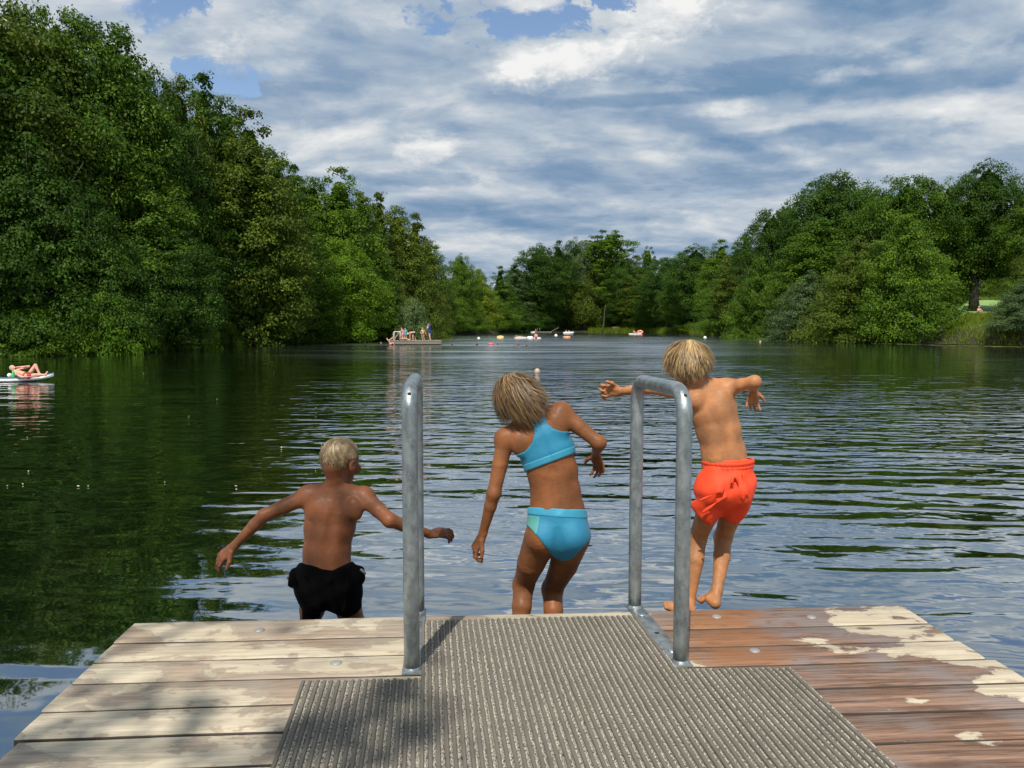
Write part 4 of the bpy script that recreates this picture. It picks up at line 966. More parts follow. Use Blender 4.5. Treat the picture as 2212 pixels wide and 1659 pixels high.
def boy_right():
    d = 3.46; p = lambda u, v, dd=0.: P(u, v, d + dd); T = (.98, 0, .10); S = (1, 0, 0)
    root = empty('person', G(1530, 1440, 0), 'mop-haired blond boy in bright orange swim shorts jumping off the dock, arms out', 'person', 'children jumping off the dock')
    B = Body()
    torso(B, [(p(1568, 1058), .104, .080, S), (p(1569, 1020), .102, .078, S), (p(1563, 978), .094, .068, T), (p(1552, 930), .094, .074, T), (p(1540, 888), .102, .080, T), (p(1530, 858), .098, .066, (.98, 0, .15))])
    L, Rr = p(1487, 850), p(1571, 838)
    B.seg(L, Rr, .031, k=.04); nb = p(1517, 832); B.seg(nb, L, .032, .026, k=.04); B.seg(nb, Rr, .032, .025, k=.04); B.seg(nb + [0, 0, -.01], p(1500, 806), .034, .033, k=.02)
    B.ell(p(1504, 864, -.052), (.044, .032, .046), [unit((1, 0, -.45)), (0, 1, 0), unit((.45, 0, 1))], k=.016); B.ell(p(1563, 868, -.045), (.030, .026, .050), k=.030)
    B.seg(p(1527, 842, -.100), p(1547, 920, -.095), .009, .010, k=.03, op='-'); B.seg(p(1547, 920, -.095), p(1566, 990, -.090), .010, .009, k=.03, op='-')
    for u in (1548, 1580): B.seg(p(u, 990, -.045), p(u - 10, 930, -.045), .026, .022, k=.03)
    eL, wL = p(1398, 838, .10), p(1339, 846, .20)
    B.limb([L, L * .5 + eL * .5, eL], [.035, .029, .0255], k=.03); m = eL * .7 + wL * .3; B.limb([eL, m, wL], [.0255, .0255, .0175], k=.02); B.ell(L + [-.004, 0, .0], (.036, .036, .036), k=.025)
    eR, wR = p(1630, 825, -.10), p(1627, 843, .06)
    B.limb([Rr, Rr * .5 + eR * .5, eR], [.034, .0285, .026], k=.03); m = eR * .7 + wR * .3; B.limb([eR, m, wR], [.0265, .026, .0175], k=.02); B.ell(Rr + [.0, 0, .0], (.035, .036, .035), k=.025)
    hand(B, wL, (-.96, .05, .05), (.05, .95, .20), -1, (.85, .95, 1.0, 1.05), 1.12, (.50, .45), .14)
    hand(B, wR, (.10, .45, -.85), (.10, .85, .45), 1, (.45, .5, .55, .65), .92, (.55, .2), .16)
    leg = [(1545, 1062, p(1507, 1160, .16), p(1489, 1302, .10)), (1592, 1062, p(1562, 1160, .20), p(1549, 1276, .06))]
    for n_, (hu, hv, k_, a_) in enumerate(leg):
        hp = p(hu, hv); B.limb([hp, hp * .5 + k_ * .5 + [0, -.008, 0], k_], [.060, .050, .040], k=.03)
        mm = k_ * .66 + a_ * .34 + [0, -.014, 0]; B.limb([k_, mm, a_], [.040, .0385, .0225], k=.025)
    foot(B, leg[0][3], p(1490, 1322, .05), p(1432, 1303, -.01), (0, 1, .1), 1.08, -1)
    foot(B, leg[1][3], p(1545, 1303, .02), p(1514, 1286, .13), (.5, .4, .4), .92, -1)
    hc = p(1484, 780, .0); f, u, r = head(B, hc, (-.46, .86, -.22), (-.10, .15, .98), .97)
    B.seg(p(1507, 818), hc + np.array([.02, .0, -.04]), .034, .038, k=.02)
    finish(B, 'body', SKIN_C, root); eyes(hc, f, u, r, .97, root)
    m_ = cloth_mat('orange_swim_fabric', (.84, .060, .010), .68, sheen=.0)
    prs = Body(); prs.seg(p(1572, 1000), p(1569, 1035), .108, .128, .085, .105, side=S, k=.03); prs.ell(p(1568, 1056), (.135, .112, .092), k=.03)
    prs.seg(p(1540, 1062), p(1518, 1118, .06), .082, .078, k=.02); prs.seg(p(1600, 1058), p(1592, 1118, .05), .084, .072, k=.02)
    prs.ell(p(1600, 1060, -.065), (.055, .050, .060), k=.03); prs.ell(p(1548, 1062, -.06), (.055, .050, .060), k=.03)
    prs.seg(p(1574, 1075, -.15), p(1566, 1125, -.11), .006, .016, k=.03, op='-')
    rng = np.random.default_rng(6)
    for i in range(6, 12):      # long folds hanging from the waistband
        u0 = 1512 + i * 9 + rng.normal(0, 2); v0 = 1016 + rng.random() * 14; l = 30 + rng.random() * 45; a = rng.normal(-.15, .3); s_ = -.089 - .036 * math.sin((u0 - 1500) / 130 * math.pi)
        prs.seg(p(u0, v0, s_), p(u0 + math.sin(a) * l, v0 + l, s_ - .018), .0035, .002, k=.016, op='+')
    for (x0, y0, x1, y1) in ((1502, 1088, 1548, 1068), (1512, 1112, 1560, 1078)):
        prs.seg(p(x0, y0, -.105), p(x1, y1, -.135), .004, .006, k=.022, op='-'); prs.seg(p(x0 + 6, y0 - 5, -.098), p(x1 + 6, y1 - 5, -.128), .005, .004, k=.022)
    poly = [(1519, 994), (1545, 993), (1572, 994), (1600, 993), (1627, 991), (1630, 1011), (1636, 1034), (1635, 1050), (1629, 1069), (1620, 1099), (1608, 1119), (1592, 1134), (1575, 1131), (1566, 1120), (1555, 1118), (1546, 1127), (1534, 1136), (1519, 1127), (1504, 1111), (1488, 1090), (1494, 1083), (1504, 1079), (1501, 1070), (1495, 1059), (1494, 1045), (1501, 1026), (1518, 1013)]
    wr = lambda X, Y, Z: .0020 * np.sin(X * 70 + Z * 25) * np.clip((1.0 - Z) * 0 + 1, 0, 1) + .0015 * np.sin(Z * 90 - X * 45 + 1)
    cuts = [('s', p(1517, 1112, .055), p(1503, 1160, .09), .060, .062, .060, .062, None, .01, '-'), ('s', p(1585, 1112, .05), p(1580, 1160, .09), .060, .062, .060, .062, None, .01, '-')]
    sh_ = loose('shorts', prs.pr, poly, m_, root, wr=wr, k=.012, cuts=cuts)
    # gathered elastic waistband
    mb = MB(); cen = (p(1572, 1001)); n = 96; V = []; Fc = []
    for j, (zz, ro) in enumerate(((-.018, 0), (-.014, .004), (-.004, .004), (.0, .000), (.004, .005), (.014, .005), (.018, .001), (.017, -.006))):
        for i in range(n):
            a = 2 * math.pi * i / n; w = .0022 * math.sin(i * math.pi) + .0022 * math.cos(i * 2.1 + j * .3)
            V.append(cen + [math.cos(a) * (.111 + ro + w), math.sin(a) * (.088 + ro + w), zz + .004 * math.cos(a)])
    for j in range(7):
        for i in range(n): i2 = (i + 1) % n; Fc.append((j * n + i, j * n + i2, (j + 1) * n + i2, (j + 1) * n + i))
    sub('waistband', V, Fc, m_, sh_, root)
    def st(q_): return q_[2] > (-.30 if q_[1] < .1 else (.05 if q_[1] < .5 else .5))
    s = .97; c2 = hc + u * .012 * s - f * .008 * s
    strands(root, c2, f, u, r, HAIR_C, 3800, np.array([.070, .086, .078]) * s, lambda q_, g: (.055 + .055 * g.random() + .035 * max(0, q_[2])), st, (.04, 0, -.8), 9, width=.0014, wave=.009, lift=.004, wind=(.05, 0, 0), whorl=(.1, -.15, .97))
boy_left(); girl(); boy_right()

# ------------------------------------------------------------------ bathers, floats and jetties farther out
PALE = skin_mat('pale_skin', (.62, .40, .30)); PALE2 = skin_mat('pink_skin', (.66, .36, .27)); TANF = skin_mat('brown_skin', (.36, .20, .13))
FAB = {k: simple(k + '_fabric', c, .7, var=.1) for k, c in dict(navy=(.008, .012, .20), black=(.012, .012, .014), pink=(.50, .22, .20), teal=(.05, .36, .40), red=(.30, .03, .03), white=(.72, .74, .70), brown=(.20, .10, .06), green=(.10, .30, .08)).items()}
PV = {k: simple(k + '_vinyl', c, .35, var=.06, coat=.3) for k, c in dict(white=(.78, .79, .76), yellow=(.72, .50, .16), red=(.70, .08, .07), orange=(.80, .30, .10), coral=(.75, .22, .16), blue=(.06, .22, .50), turq=(.10, .45, .58)).items()}
HR = {k: hair_mat(k + '_hair', a, b) for k, a, b in (('dark', (.02, .014, .01), (.06, .04, .03)), ('brown', (.08, .05, .03), (.2, .13, .08)), ('blond', (.30, .22, .13), (.62, .52, .36)), ('grey', (.42, .40, .34), (.74, .72, .64)))}
def figure(label, J, skin, hair, group=None, wear=(), h=.016, loc=None, s=1., long=False, hd=(0, 1, 0)):
    """J: world joints head, neck, shl, shr, ell, elr, wrl, wrr, hpl, hpr, knl, knr, anl, anr (optional arms/legs)"""
    lo = min(j[2] for j in J.values()); c = (J['hpl'] + J['hpr']) / 2 if 'hpl' in J else J['neck']
    root = empty('person', (c[0], c[1], lo) if loc is None else loc, label, 'person', group)
    B = Body(); mc = (J['shl'] + J['shr']) / 2
    if 'hpl' in J:
        mh = (J['hpl'] + J['hpr']) / 2; sv = unit(J['shr'] - J['shl'] + J['hpr'] - J['hpl'])
        w = (mc * .35 + mh * .65); B.seg(mh, w, .145 * s, .12 * s, .10 * s, .085 * s, side=sv, k=.05); B.seg(w, mc * .8 + mh * .2, .12 * s, .15 * s, .085 * s, .10 * s, side=sv, k=.05)
        B.seg(J['hpl'], J['hpr'], .085 * s, k=.05)
    B.seg(J['shl'], J['shr'], .05 * s, k=.05); B.seg(J['neck'], J['head'], .048 * s, k=.03); B.seg(mc, J['neck'], .06 * s, k=.05)
    hu = unit(J['head'] - J['neck']); hf = unit(np.array(hd, float) - hu * hu.dot(hd)); B.ell(J['head'] + hu * .03 * s, (.078 * s, .095 * s, .105 * s), [np.cross(hf, hu), hf, hu], k=.02); B.ell(J['head'] + hf * .09 * s - hu * .005, (.016 * s, .02 * s, .022 * s), k=.01)
    for e in 'lr':
        if 'el' + e in J:
            B.limb([J['sh' + e], J['el' + e], J['wr' + e]], [.048 * s, .038 * s, .026 * s], k=.03); dv = unit(J['wr' + e] - J['el' + e]); B.seg(J['wr' + e], J['wr' + e] + dv * .10 * s, .030 * s, .024 * s, .018 * s, .012 * s, side=(1, 0, 0), k=.02); B.seg(J['wr' + e] + dv * .09 * s, J['wr' + e] + dv * .15 * s, .022 * s, .014 * s, .012 * s, .010 * s, side=(1, 0, 0), k=.02)
        if 'kn' + e in J:
            B.limb([J['hp' + e], J['kn' + e], J['an' + e]], [.085 * s, .058 * s, .036 * s], k=.04)
            if 'to' + e in J: B.seg(J['an' + e], J['to' + e], .036 * s, .026 * s, k=.03)
    f = B.field(h, .04); V, Fc = surface_nets(f, B.lo, h); mesh('body', relax(V, Fc, 1, .3), Fc, skin, root)
    for (nm, mat, a, b, r, off) in wear:      # cloth round a segment of the body
        k = Body(); k.seg(a, b, r, r, k=.01); g = np.full(f.shape, 1., np.float32); X, Y, Z = np.meshgrid(*B.ax, indexing='ij', sparse=True)
        g = Body.ev(k.pr[0], X, Y, Z).astype(np.float32); q_ = np.maximum(f - off, g); V, Fc = surface_nets(np.pad(q_, 1, constant_values=1.), B.lo - h, h)
        if len(Fc): mesh(nm, V, Fc, mat, root)
    k = Body(); hc = J['head'] + hu * .045 * s - hf * .012; k.ell(hc, (.088 * s, .104 * s, .098 * s), [np.cross(hf, hu), hf, hu]); k.ell(hc + hf * .085 * s - hu * .06 * s, (.075 * s, .07 * s, .085 * s), [np.cross(hf, hu), hf, hu], k=.01, op='-')
    if long: k.seg(hc - hf * .05, hc - hf * .09 - hu * .2 * s, .07 * s, .04 * s, k=.03)
    g = k.field(min(h, .014)); V, Fc = surface_nets(g, k.lo, min(h, .014)); mesh('hair', V, Fc, hair, root, attr=np.full(len(V), .5))
    return root
def cp(cx, cy, d): return P(808.9 + cx * .08127, 689.1 + cy * .08127, d)      # enlarged platform view
def jetty(name, label, a, b, width, top, fas, posts, mat=None, cat='jetty', skirtx=None):
    """deck from a to b (front edge ends), going back from the camera"""
    rt = empty(name, ((a[0] + b[0]) / 2, (a[1] + b[1]) / 2, 0), label, cat); ex = unit([b[0] - a[0], b[1] - a[1], 0]); ey = np.array([-ex[1], ex[0], 0]); L = np.linalg.norm((b - a)[:2])
    pm = mat or DECKW; n = max(3, int(width / .15)); a0 = np.array([a[0], a[1], 0.])
    mb = MB()
    for i in range(n):
        y = (i + .5) * width / n; mb.box(a0 + ex * L / 2 + ey * y + [0, 0, top - .02], (L, width / n - .012, .04), ax=[ex, ey, [0, 0, 1]])
    mb.build('deck', pm, rt, smooth=False)
    mb = MB(); mb.box(a0 + ex * L / 2 + ey * .06 + [0, 0, top - .045 - fas / 2], (L - .06, .05, fas), ax=[ex, ey, [0, 0, 1]]); mb.box(a0 + ex * L / 2 + ey * (width - .06) + [0, 0, top - .045 - fas / 2], (L - .06, .05, fas), ax=[ex, ey, [0, 0, 1]])
    for s in (.03, L - .03): mb.box(a0 + ex * s + ey * width / 2 + [0, 0, top - .045 - fas / 2], (.05, width - .17, fas), ax=[ex, ey, [0, 0, 1]])
    mb.build('fascia', FASC, rt, smooth=False)
    for s in posts:
        mb = MB(); q_ = a0 + ex * s * L + ey * .2; mb.tube([q_ + [0, 0, -1.2], q_ + [0, 0, top - .05]], .08, 10); mb.build('post', DARKWOOD, rt)
    return rt, ex, ey
DECKW = simple('pale_weathered_deck', (.22, .185, .14), .85, scale=6, var=.3); FASC = simple('grey_fascia_board', (.17, .155, .125), .85, scale=4, var=.3)
def platform():
    a = G(840, 746, 0); b = P(953, 740, a[1]) ; b[1] = a[1] + .5; b[2] = 0; top = .40
    rt, ex, ey = jetty('swimming_platform', 'wooden swimming platform on the water with six bathers on it', a, b, 4.6, top, .24, (.03, .35, .66, .97), cat='swimming platform')
    D = a[1] + 1.2
    def st(cx, cy, d=D): return cp(cx, cy, d)
    def gd(cx, dd=1.2):                      # a point of the deck below cx
        p = cp(cx, 560, a[1] + dd); p[2] = top; return p
    gr = 'bathers on the swimming platform'
    f = gd(1480, 1.6); x, y = f[0], f[1]; v = lambda dx, dy, z: np.array([x + dx, y + dy, top + z])
    figure('tall bather in a dark blue swimsuit at the right end of the platform',
           dict(head=v(-.12, 0, 1.50), neck=v(-.06, 0, 1.36), shl=v(0, -.15, 1.30), shr=v(0, .15, 1.30), ell=v(-.24, -.2, 1.16), elr=v(-.24, .2, 1.18), wrl=v(-.20, -.06, 1.42), wrr=v(-.20, .08, 1.42), hpl=v(0, -.1, .84), hpr=v(0, .1, .84), knl=v(-.05, -.1, .45), knr=v(-.04, .1, .45), anl=v(.03, -.1, .06), anr=v(.05, .1, .06), tol=v(-.13, -.1, .03), tor=v(-.1, .1, .03)),
           PALE, HR['brown'], gr, [('swimsuit', FAB['navy'], v(0, 0, .86), v(0, 0, 1.22), .24, .012)], hd=(-1, 0, 0))
    f = gd(1290, 2.2); x, y = f[0], f[1]
    figure('small bather in a brown bikini standing second from the right on the platform',
           dict(head=v(-.04, 0, 1.10), neck=v(-.02, 0, .98), shl=v(-.15, 0, .94), shr=v(.13, 0, .94), ell=v(-.22, 0, .72), elr=v(.24, 0, .74), wrl=v(-.12, -.1, .62), wrr=v(.32, 0, .54), hpl=v(-.08, 0, .62), hpr=v(.08, 0, .62), knl=v(-.08, 0, .34), knr=v(.08, 0, .34), anl=v(-.05, 0, .05), anr=v(.12, 0, .05), tol=v(-.06, -.12, .03), tor=v(.14, -.12, .03)),
           PALE, HR['blond'], gr, [('bikini_bottom', FAB['brown'], v(-.06, 0, .62), v(.06, 0, .62), .10, .012), ('bikini_top', FAB['brown'], v(-.12, 0, .86), v(.12, 0, .86), .05, .012)], s=.78, hd=(0, -1, 0))
    f = gd(1050, 1.4); x, y = f[0], f[1]
    figure('bather in black shorts bending forward in the middle of the platform',
           dict(head=v(-.52, 0, .66), neck=v(-.40, 0, .74), shl=v(-.33, -.14, .76), shr=v(-.33, .14, .76), ell=v(-.36, -.16, .50), elr=v(-.33, .16, .50), wrl=v(-.42, -.12, .28), wrr=v(-.36, .14, .28), hpl=v(.08, -.1, .76), hpr=v(.08, .1, .76), knl=v(-.10, -.1, .44), knr=v(.05, .1, .42), anl=v(-.05, -.1, .05), anr=v(.16, .1, .05), tol=v(-.2, -.1, .03), tor=v(.02, .1, .03)),
           PALE, HR['grey'], gr, [('shorts', FAB['black'], v(.1, 0, .70), v(.05, 0, .62), .19, .018)], s=.92, hd=(-.3, 0, -1))
    f = gd(765, .9); x, y = f[0], f[1]
    figure('bather in a pink swimsuit standing left on the platform, one arm raised',
           dict(head=v(-.14, 0, 1.12), neck=v(-.10, 0, 1.0), shl=v(-.16, -.1, .95), shr=v(.06, .1, .96), ell=v(-.22, -.1, .74), elr=v(.22, .1, .86), wrl=v(-.15, -.14, .56), wrr=v(.16, .05, 1.06), hpl=v(-.04, -.08, .60), hpr=v(.06, .08, .60), knl=v(-.04, -.1, .34), knr=v(.12, .08, .34), anl=v(-.02, -.1, .05), anr=v(.10, .08, .05), tol=v(.06, -.14, .03), tor=v(.22, .04, .03)),
           PALE2, HR['brown'], gr, [('swimsuit', FAB['pink'], v(0, 0, .62), v(-.04, 0, .86), .20, .012)], s=.82, long=True, hd=(.4, -.9, 0))
    figure('green-suited bather half hidden behind the one in pink on the platform',
           dict(head=v(.10, .7, 1.08), neck=v(.10, .7, .96), shl=v(-.04, .7, .90), shr=v(.22, .7, .92), ell=v(-.1, .7, .7), elr=v(.30, .7, .72), wrl=v(0, .6, .6), wrr=v(.26, .62, .56), hpl=v(.02, .7, .56), hpr=v(.16, .7, .56), knl=v(.02, .7, .3), knr=v(.18, .7, .3), anl=v(.02, .7, .05), anr=v(.2, .7, .05)),
           PALE2, HR['brown'], gr, [('swimsuit', FAB['teal'], v(.1, .7, .60), v(.1, .7, .84), .20, .012)], s=.78, hd=(0, -1, 0))
    f = gd(665, .7); x, y = f[0], f[1]
    figure('bather in black sitting on the platform with legs stretched to the right',
           dict(head=v(-.14, 0, .70), neck=v(-.10, 0, .58), shl=v(-.18, -.12, .52), shr=v(-.02, .12, .52), ell=v(-.34, -.12, .32), elr=v(.1, .14, .32), wrl=v(-.40, -.12, .12), wrr=v(.26, .14, .26), hpl=v(.0, -.1, .12), hpr=v(.02, .1, .12), knl=v(.5, -.12, .26), knr=v(.55, .1, .22), anl=v(.92, -.12, .07), anr=v(.95, .1, .07), tol=v(.98, -.12, .2), tor=v(1.0, .1, .2)),
           PALE, HR['dark'], gr, [('swimsuit', FAB['black'], v(0, 0, .1), v(-.08, 0, .42), .21, .014)], s=.9, hd=(1, 0, 0))
    f = gd(420, .2); x, y = f[0], f[1]
    figure('bather climbing out at the left end of the platform by the ladder',
           dict(head=v(-.28, -.2, .18), neck=v(-.20, -.2, .10), shl=v(-.14, -.34, .05), shr=v(-.10, -.05, .06), ell=v(.08, -.34, .14), elr=v(.1, -.08, .22), wrl=v(.30, -.3, .24), wrr=v(.34, -.1, .42), hpl=v(.05, -.32, -.28), hpr=v(.10, -.1, -.28), knl=v(.32, -.3, -.16), knr=v(.0, -.1, -.5), anl=v(.42, -.25, -.36), anr=v(.05, -.1, -.75)),
           PALE2, HR['dark'], None, [('shorts', FAB['brown'], v(.06, -.2, -.25), v(.08, -.2, -.3), .16, .012)], s=.85, hd=(1, 0, 0))
    # ladder hoops at the left end
    q0 = gd(505, .1); r2 = empty('ladder_rail', (q0[0], q0[1], top), 'white ladder handrails at the left end of the swimming platform', 'handrail'); m_ = simple('white_metal', (.7, .7, .66), .4)
    for dy in (0, .55):
        mb = MB(); o = q0 + [0, dy, 0]; mb.tube([o + [.0, 0, -.6], o + [0, 0, .72], o + [.03, 0, .80], o + [.12, 0, .85], o + [.50, 0, .85], o + [.58, 0, .80], o + [.6, 0, .70], o + [.6, 0, .0]], .026, 8); mb.build('hoop', m_, r2)
    for z in (-.15, -.4):
        mb = MB(); mb.tube([q0 + [0, 0, z], q0 + [0, .55, z]], .02, 8); mb.build('rung', m_, r2)
    # jetty from the bank behind it, with someone sitting on it
    a2 = G(800, 731.5, 0); b2 = P(852, 731.5, a2[1]); b2[1] = a2[1] + .3; b2[2] = 0
    jetty('bank_jetty', 'grey jetty reaching out from the left bank behind the platform', a2, b2, 1.6, .48, .34, (.1, .9))
    c = cp(450, 430, b2[1] + .6); x, y, top2 = c[0], c[1], .48
    v = lambda dx, dy, z: np.array([x + dx, y + dy, top2 + z])
    figure('hunched bather in dark shorts sitting on the grey jetty behind the platform',
           dict(head=v(.12, -.3, .62), neck=v(.05, -.15, .60), shl=v(-.14, -.05, .55), shr=v(.2, -.05, .55), ell=v(-.2, -.25, .36), elr=v(.25, -.25, .36), wrl=v(-.08, -.4, .30), wrr=v(.18, -.4, .30), hpl=v(-.12, .1, .12), hpr=v(.12, .1, .12), knl=v(-.12, -.36, .18), knr=v(.14, -.36, .18), anl=v(-.12, -.4, -.2), anr=v(.14, -.4, -.2)),
           PALE2, HR['blond'], None, [('shorts', FAB['black'], v(0, .05, .12), v(0, -.1, .14), .2, .014)], hd=(0, -1, -.3))
platform()
SW = []
def swimmer(u, v, label, skin, hair, s=1., group='swimmers with only the head above water', face=(0, 1, 0), long=False):
    g = G(u, v, 0)
    if not SW:
        z = lambda a, b, c: np.array([a, b, c])
        J = dict(head=z(0, 0, .11), neck=z(0, -.01, .0), shl=z(-.17, 0, -.08), shr=z(.17, 0, -.08), ell=z(-.4, .15, -.14), elr=z(.4, .15, -.14), wrl=z(-.3, .4, -.12), wrr=z(.3, .4, -.12), hpl=z(-.1, -.3, -.55), hpr=z(.1, -.3, -.55))
        r_ = figure(label, J, skin, hair, group, loc=(0, 0, 0), h=.014); SW.append(r_)
    else:
        src = SW[0]; r_ = src.copy(); COL.objects.link(r_)
        for ch in src.children:
            c = ch.copy(); COL.objects.link(c); c.parent = r_; c.material_slots[0].link = 'OBJECT'; c.material_slots[0].material = skin if ch.name.startswith('body') else hair
    r_.location = (g[0], g[1], -.055 * s); r_.scale = (s, s, s); r_.rotation_euler = (0, 0, math.atan2(-face[0], face[1])); r_['label'] = label; r_['group'] = group
    return r_
swimmer(1160.5, 809.5, 'light blond swimmer head seen from behind, nearest one, right of the girl', PALE, HR['blond'], 1.12)
swimmer(977, 747.5, 'dark-haired swimmer alone in the water just right of the platform', TANF, HR['dark'], 1.0, face=(1, 0, 0))
swimmer(1030, 747, 'dark-haired swimmer between the platform and the red float', TANF, HR['dark'], 1.0, face=(-1, .3, 0))
swimmer(1074.5, 746, 'swimmer directly right of the red float', PALE2, HR['dark'], .85, face=(-1, 0, 0))
swimmer(1105.5, 746, 'faint swimmer in the middle of the row above the girl', PALE2, HR['brown'], .75, face=(0, -1, 0))
swimmer(1120.8, 749, 'black-haired swimmer, most visible of the row above the girl', TANF, HR['dark'], 1.1, face=(.6, -1, 0))
swimmer(1138, 749, 'swimmer at the right end of the row above the girl', TANF, HR['brown'], 1.0, face=(1, 1, 0))
swimmer(823, 742.5, 'swimmer in the dark water left of the platform', PALE, HR['brown'], .95, face=(1, .5, 0))
swimmer(1217, 728.8, 'distant swimmer beside the orange float', PALE, HR['blond'], 1.0)
swimmer(1275.5, 725, 'distant swimmer in front of the bench on the far shore', PALE, HR['brown'], 1.0)
swimmer(1642, 740, 'pink-faced swimmer alone in the dark water right of the orange boy', PALE2, HR['blond'], 1.05, face=(-1, 0, 0))
def ring(name, label, u, v, R_, r_, mat, tilt=0., cat='swim ring', z=.10):
    g = G(u, v, 0); mb = MB(); V = []; Fc = []; n, m = 28, 12; ct, st_ = math.cos(tilt), math.sin(tilt)
    for i in range(n):
        a = 2 * math.pi * i / n
        for j in range(m):
            b = 2 * math.pi * j / m; q_ = np.array([(R_ + r_ * math.cos(b)) * math.cos(a), (R_ + r_ * math.cos(b)) * math.sin(a), r_ * math.sin(b)])
            V.append(np.array([g[0], g[1], z]) + [q_[0], q_[1] * ct - q_[2] * st_, q_[1] * st_ + q_[2] * ct])
    for i in range(n):
        for j in range(m): Fc.append((i * m + j, ((i + 1) % n) * m + j, ((i + 1) % n) * m + (j + 1) % m, i * m + (j + 1) % m))
    o = mesh(name, V, Fc, mat, loc=(g[0], g[1], 0)); return tag(o, label, cat)
ring('swim_ring', 'pale yellow swim ring floating left of the person on the airbed', 1080.8, 731, .40, .16, PV['yellow'], .25, z=.16)
ring('swim_ring', 'orange swim ring floating far out above the boy in orange', 1225, 730, .42, .15, PV['orange'], .1, z=.1)
ring('swim_ring', 'white swim ring at the hips of the person sitting in the water', 1160.5, 732.0, .42, .14, PV['white'], .0, z=.08)
ring('swim_ring', 'red swim ring standing on the far white board', 1383, 721.8, .55, .22, PV['coral'], .5, z=.55)
def pod(name, label, u, v, r3, mat, cat, z=0.):
    g = G(u, v, 0); B = Body(); B.ell((g[0], g[1], z), r3, k=.01); B.seg((g[0] - r3[0] * .6, g[1], z + r3[2] * .2), (g[0] + r3[0] * .6, g[1], z + r3[2] * .2), r3[2] * .75, k=.05)
    h = max(r3) / 14; f = B.field(h, .05); V, Fc = surface_nets(f, B.lo, h); return tag(mesh(name, V, Fc, mat, loc=(g[0], g[1], 0)), label, cat)
pod('swim_float', 'red swim float in the water among the swimmers', 1061, 745, (.26, .16, .13), PV['red'], 'float', .06)
pod('swim_float', 'white float beside the person sitting in the water', 1145, 732, (.42, .25, .26), PV['white'], 'float', .12)
def buoy(label, u, v, r):
    g = G(u, v, 0); mb = MB(); mb.lathe((g[0], g[1], 0), [(0, -r), (r * .7, -r * .72), (r, -.0), (r * .95, r * .4), (r * .7, r * .8), (r * .3, r * 1.02), (r * .12, r * 1.06), (r * .12, r * 1.2), (0, r * 1.22)], 16); tag(mb.build('buoy', PV['white'], None, loc=(g[0], g[1], 0)), label, 'buoy', 'small white buoys marking the swimming area')
buoy('small white buoy above the left side of the orange boy\'s outstretched arm', 1523, 730, .26); buoy('small white buoy farther right, between the orange boy and the right bank', 1611, 731, .28)
buoy('small white buoy between the dinghy and the person in the water', 1201, 725.5, .32); buoy('tiny white buoy between the platform and the yellow ring', 1034, 731.5, .22)
def board(name, label, a, b, w, mat, th=.11, rocker=.12, cat='paddle board', pad=None):
    rt = empty(name, ((a[0] + b[0]) / 2, (a[1] + b[1]) / 2, 0), label, cat); ex = unit(np.array([b[0] - a[0], b[1] - a[1], 0])); ey = np.array([-ex[1], ex[0], 0]); L = np.linalg.norm((b - a)[:2]); V = []; Fc = []; n = 25; m = 14; a0 = np.array([a[0], a[1], 0.])
    def sec(scale, z0, t_):
        V = []
        for i in range(n):
            t = i / (n - 1); ww = w / 2 * max(.03, (1 - abs(2 * t - 1) ** 3.2)) ** .6 * scale; zz = rocker * abs(2 * t - 1) ** 2.5 + z0; c = a0 + ex * L * t + [0, 0, zz]
            for j in range(m):
                q_ = 2 * math.pi * j / m; V.append(c + ey * math.copysign(abs(math.cos(q_)) ** .5, math.cos(q_)) * ww + np.array([0, 0, math.copysign(abs(math.sin(q_)) ** .7, math.sin(q_)) * t_ / 2]))
        Fc = [(i * m + j, i * m + (j + 1) % m, (i + 1) * m + (j + 1) % m, (i + 1) * m + j) for i in range(n - 1) for j in range(m)] + [tuple(range(m - 1, -1, -1)), tuple((n - 1) * m + j for j in range(m))]
        return V, Fc
    V, Fc = sec(1., th * .42, th); mesh('hull', V, Fc, mat, rt)
    if pad: V, Fc = sec(.82, th * .92 + .004, .012); mesh('deck_pad', V, Fc, pad, rt)
    return rt
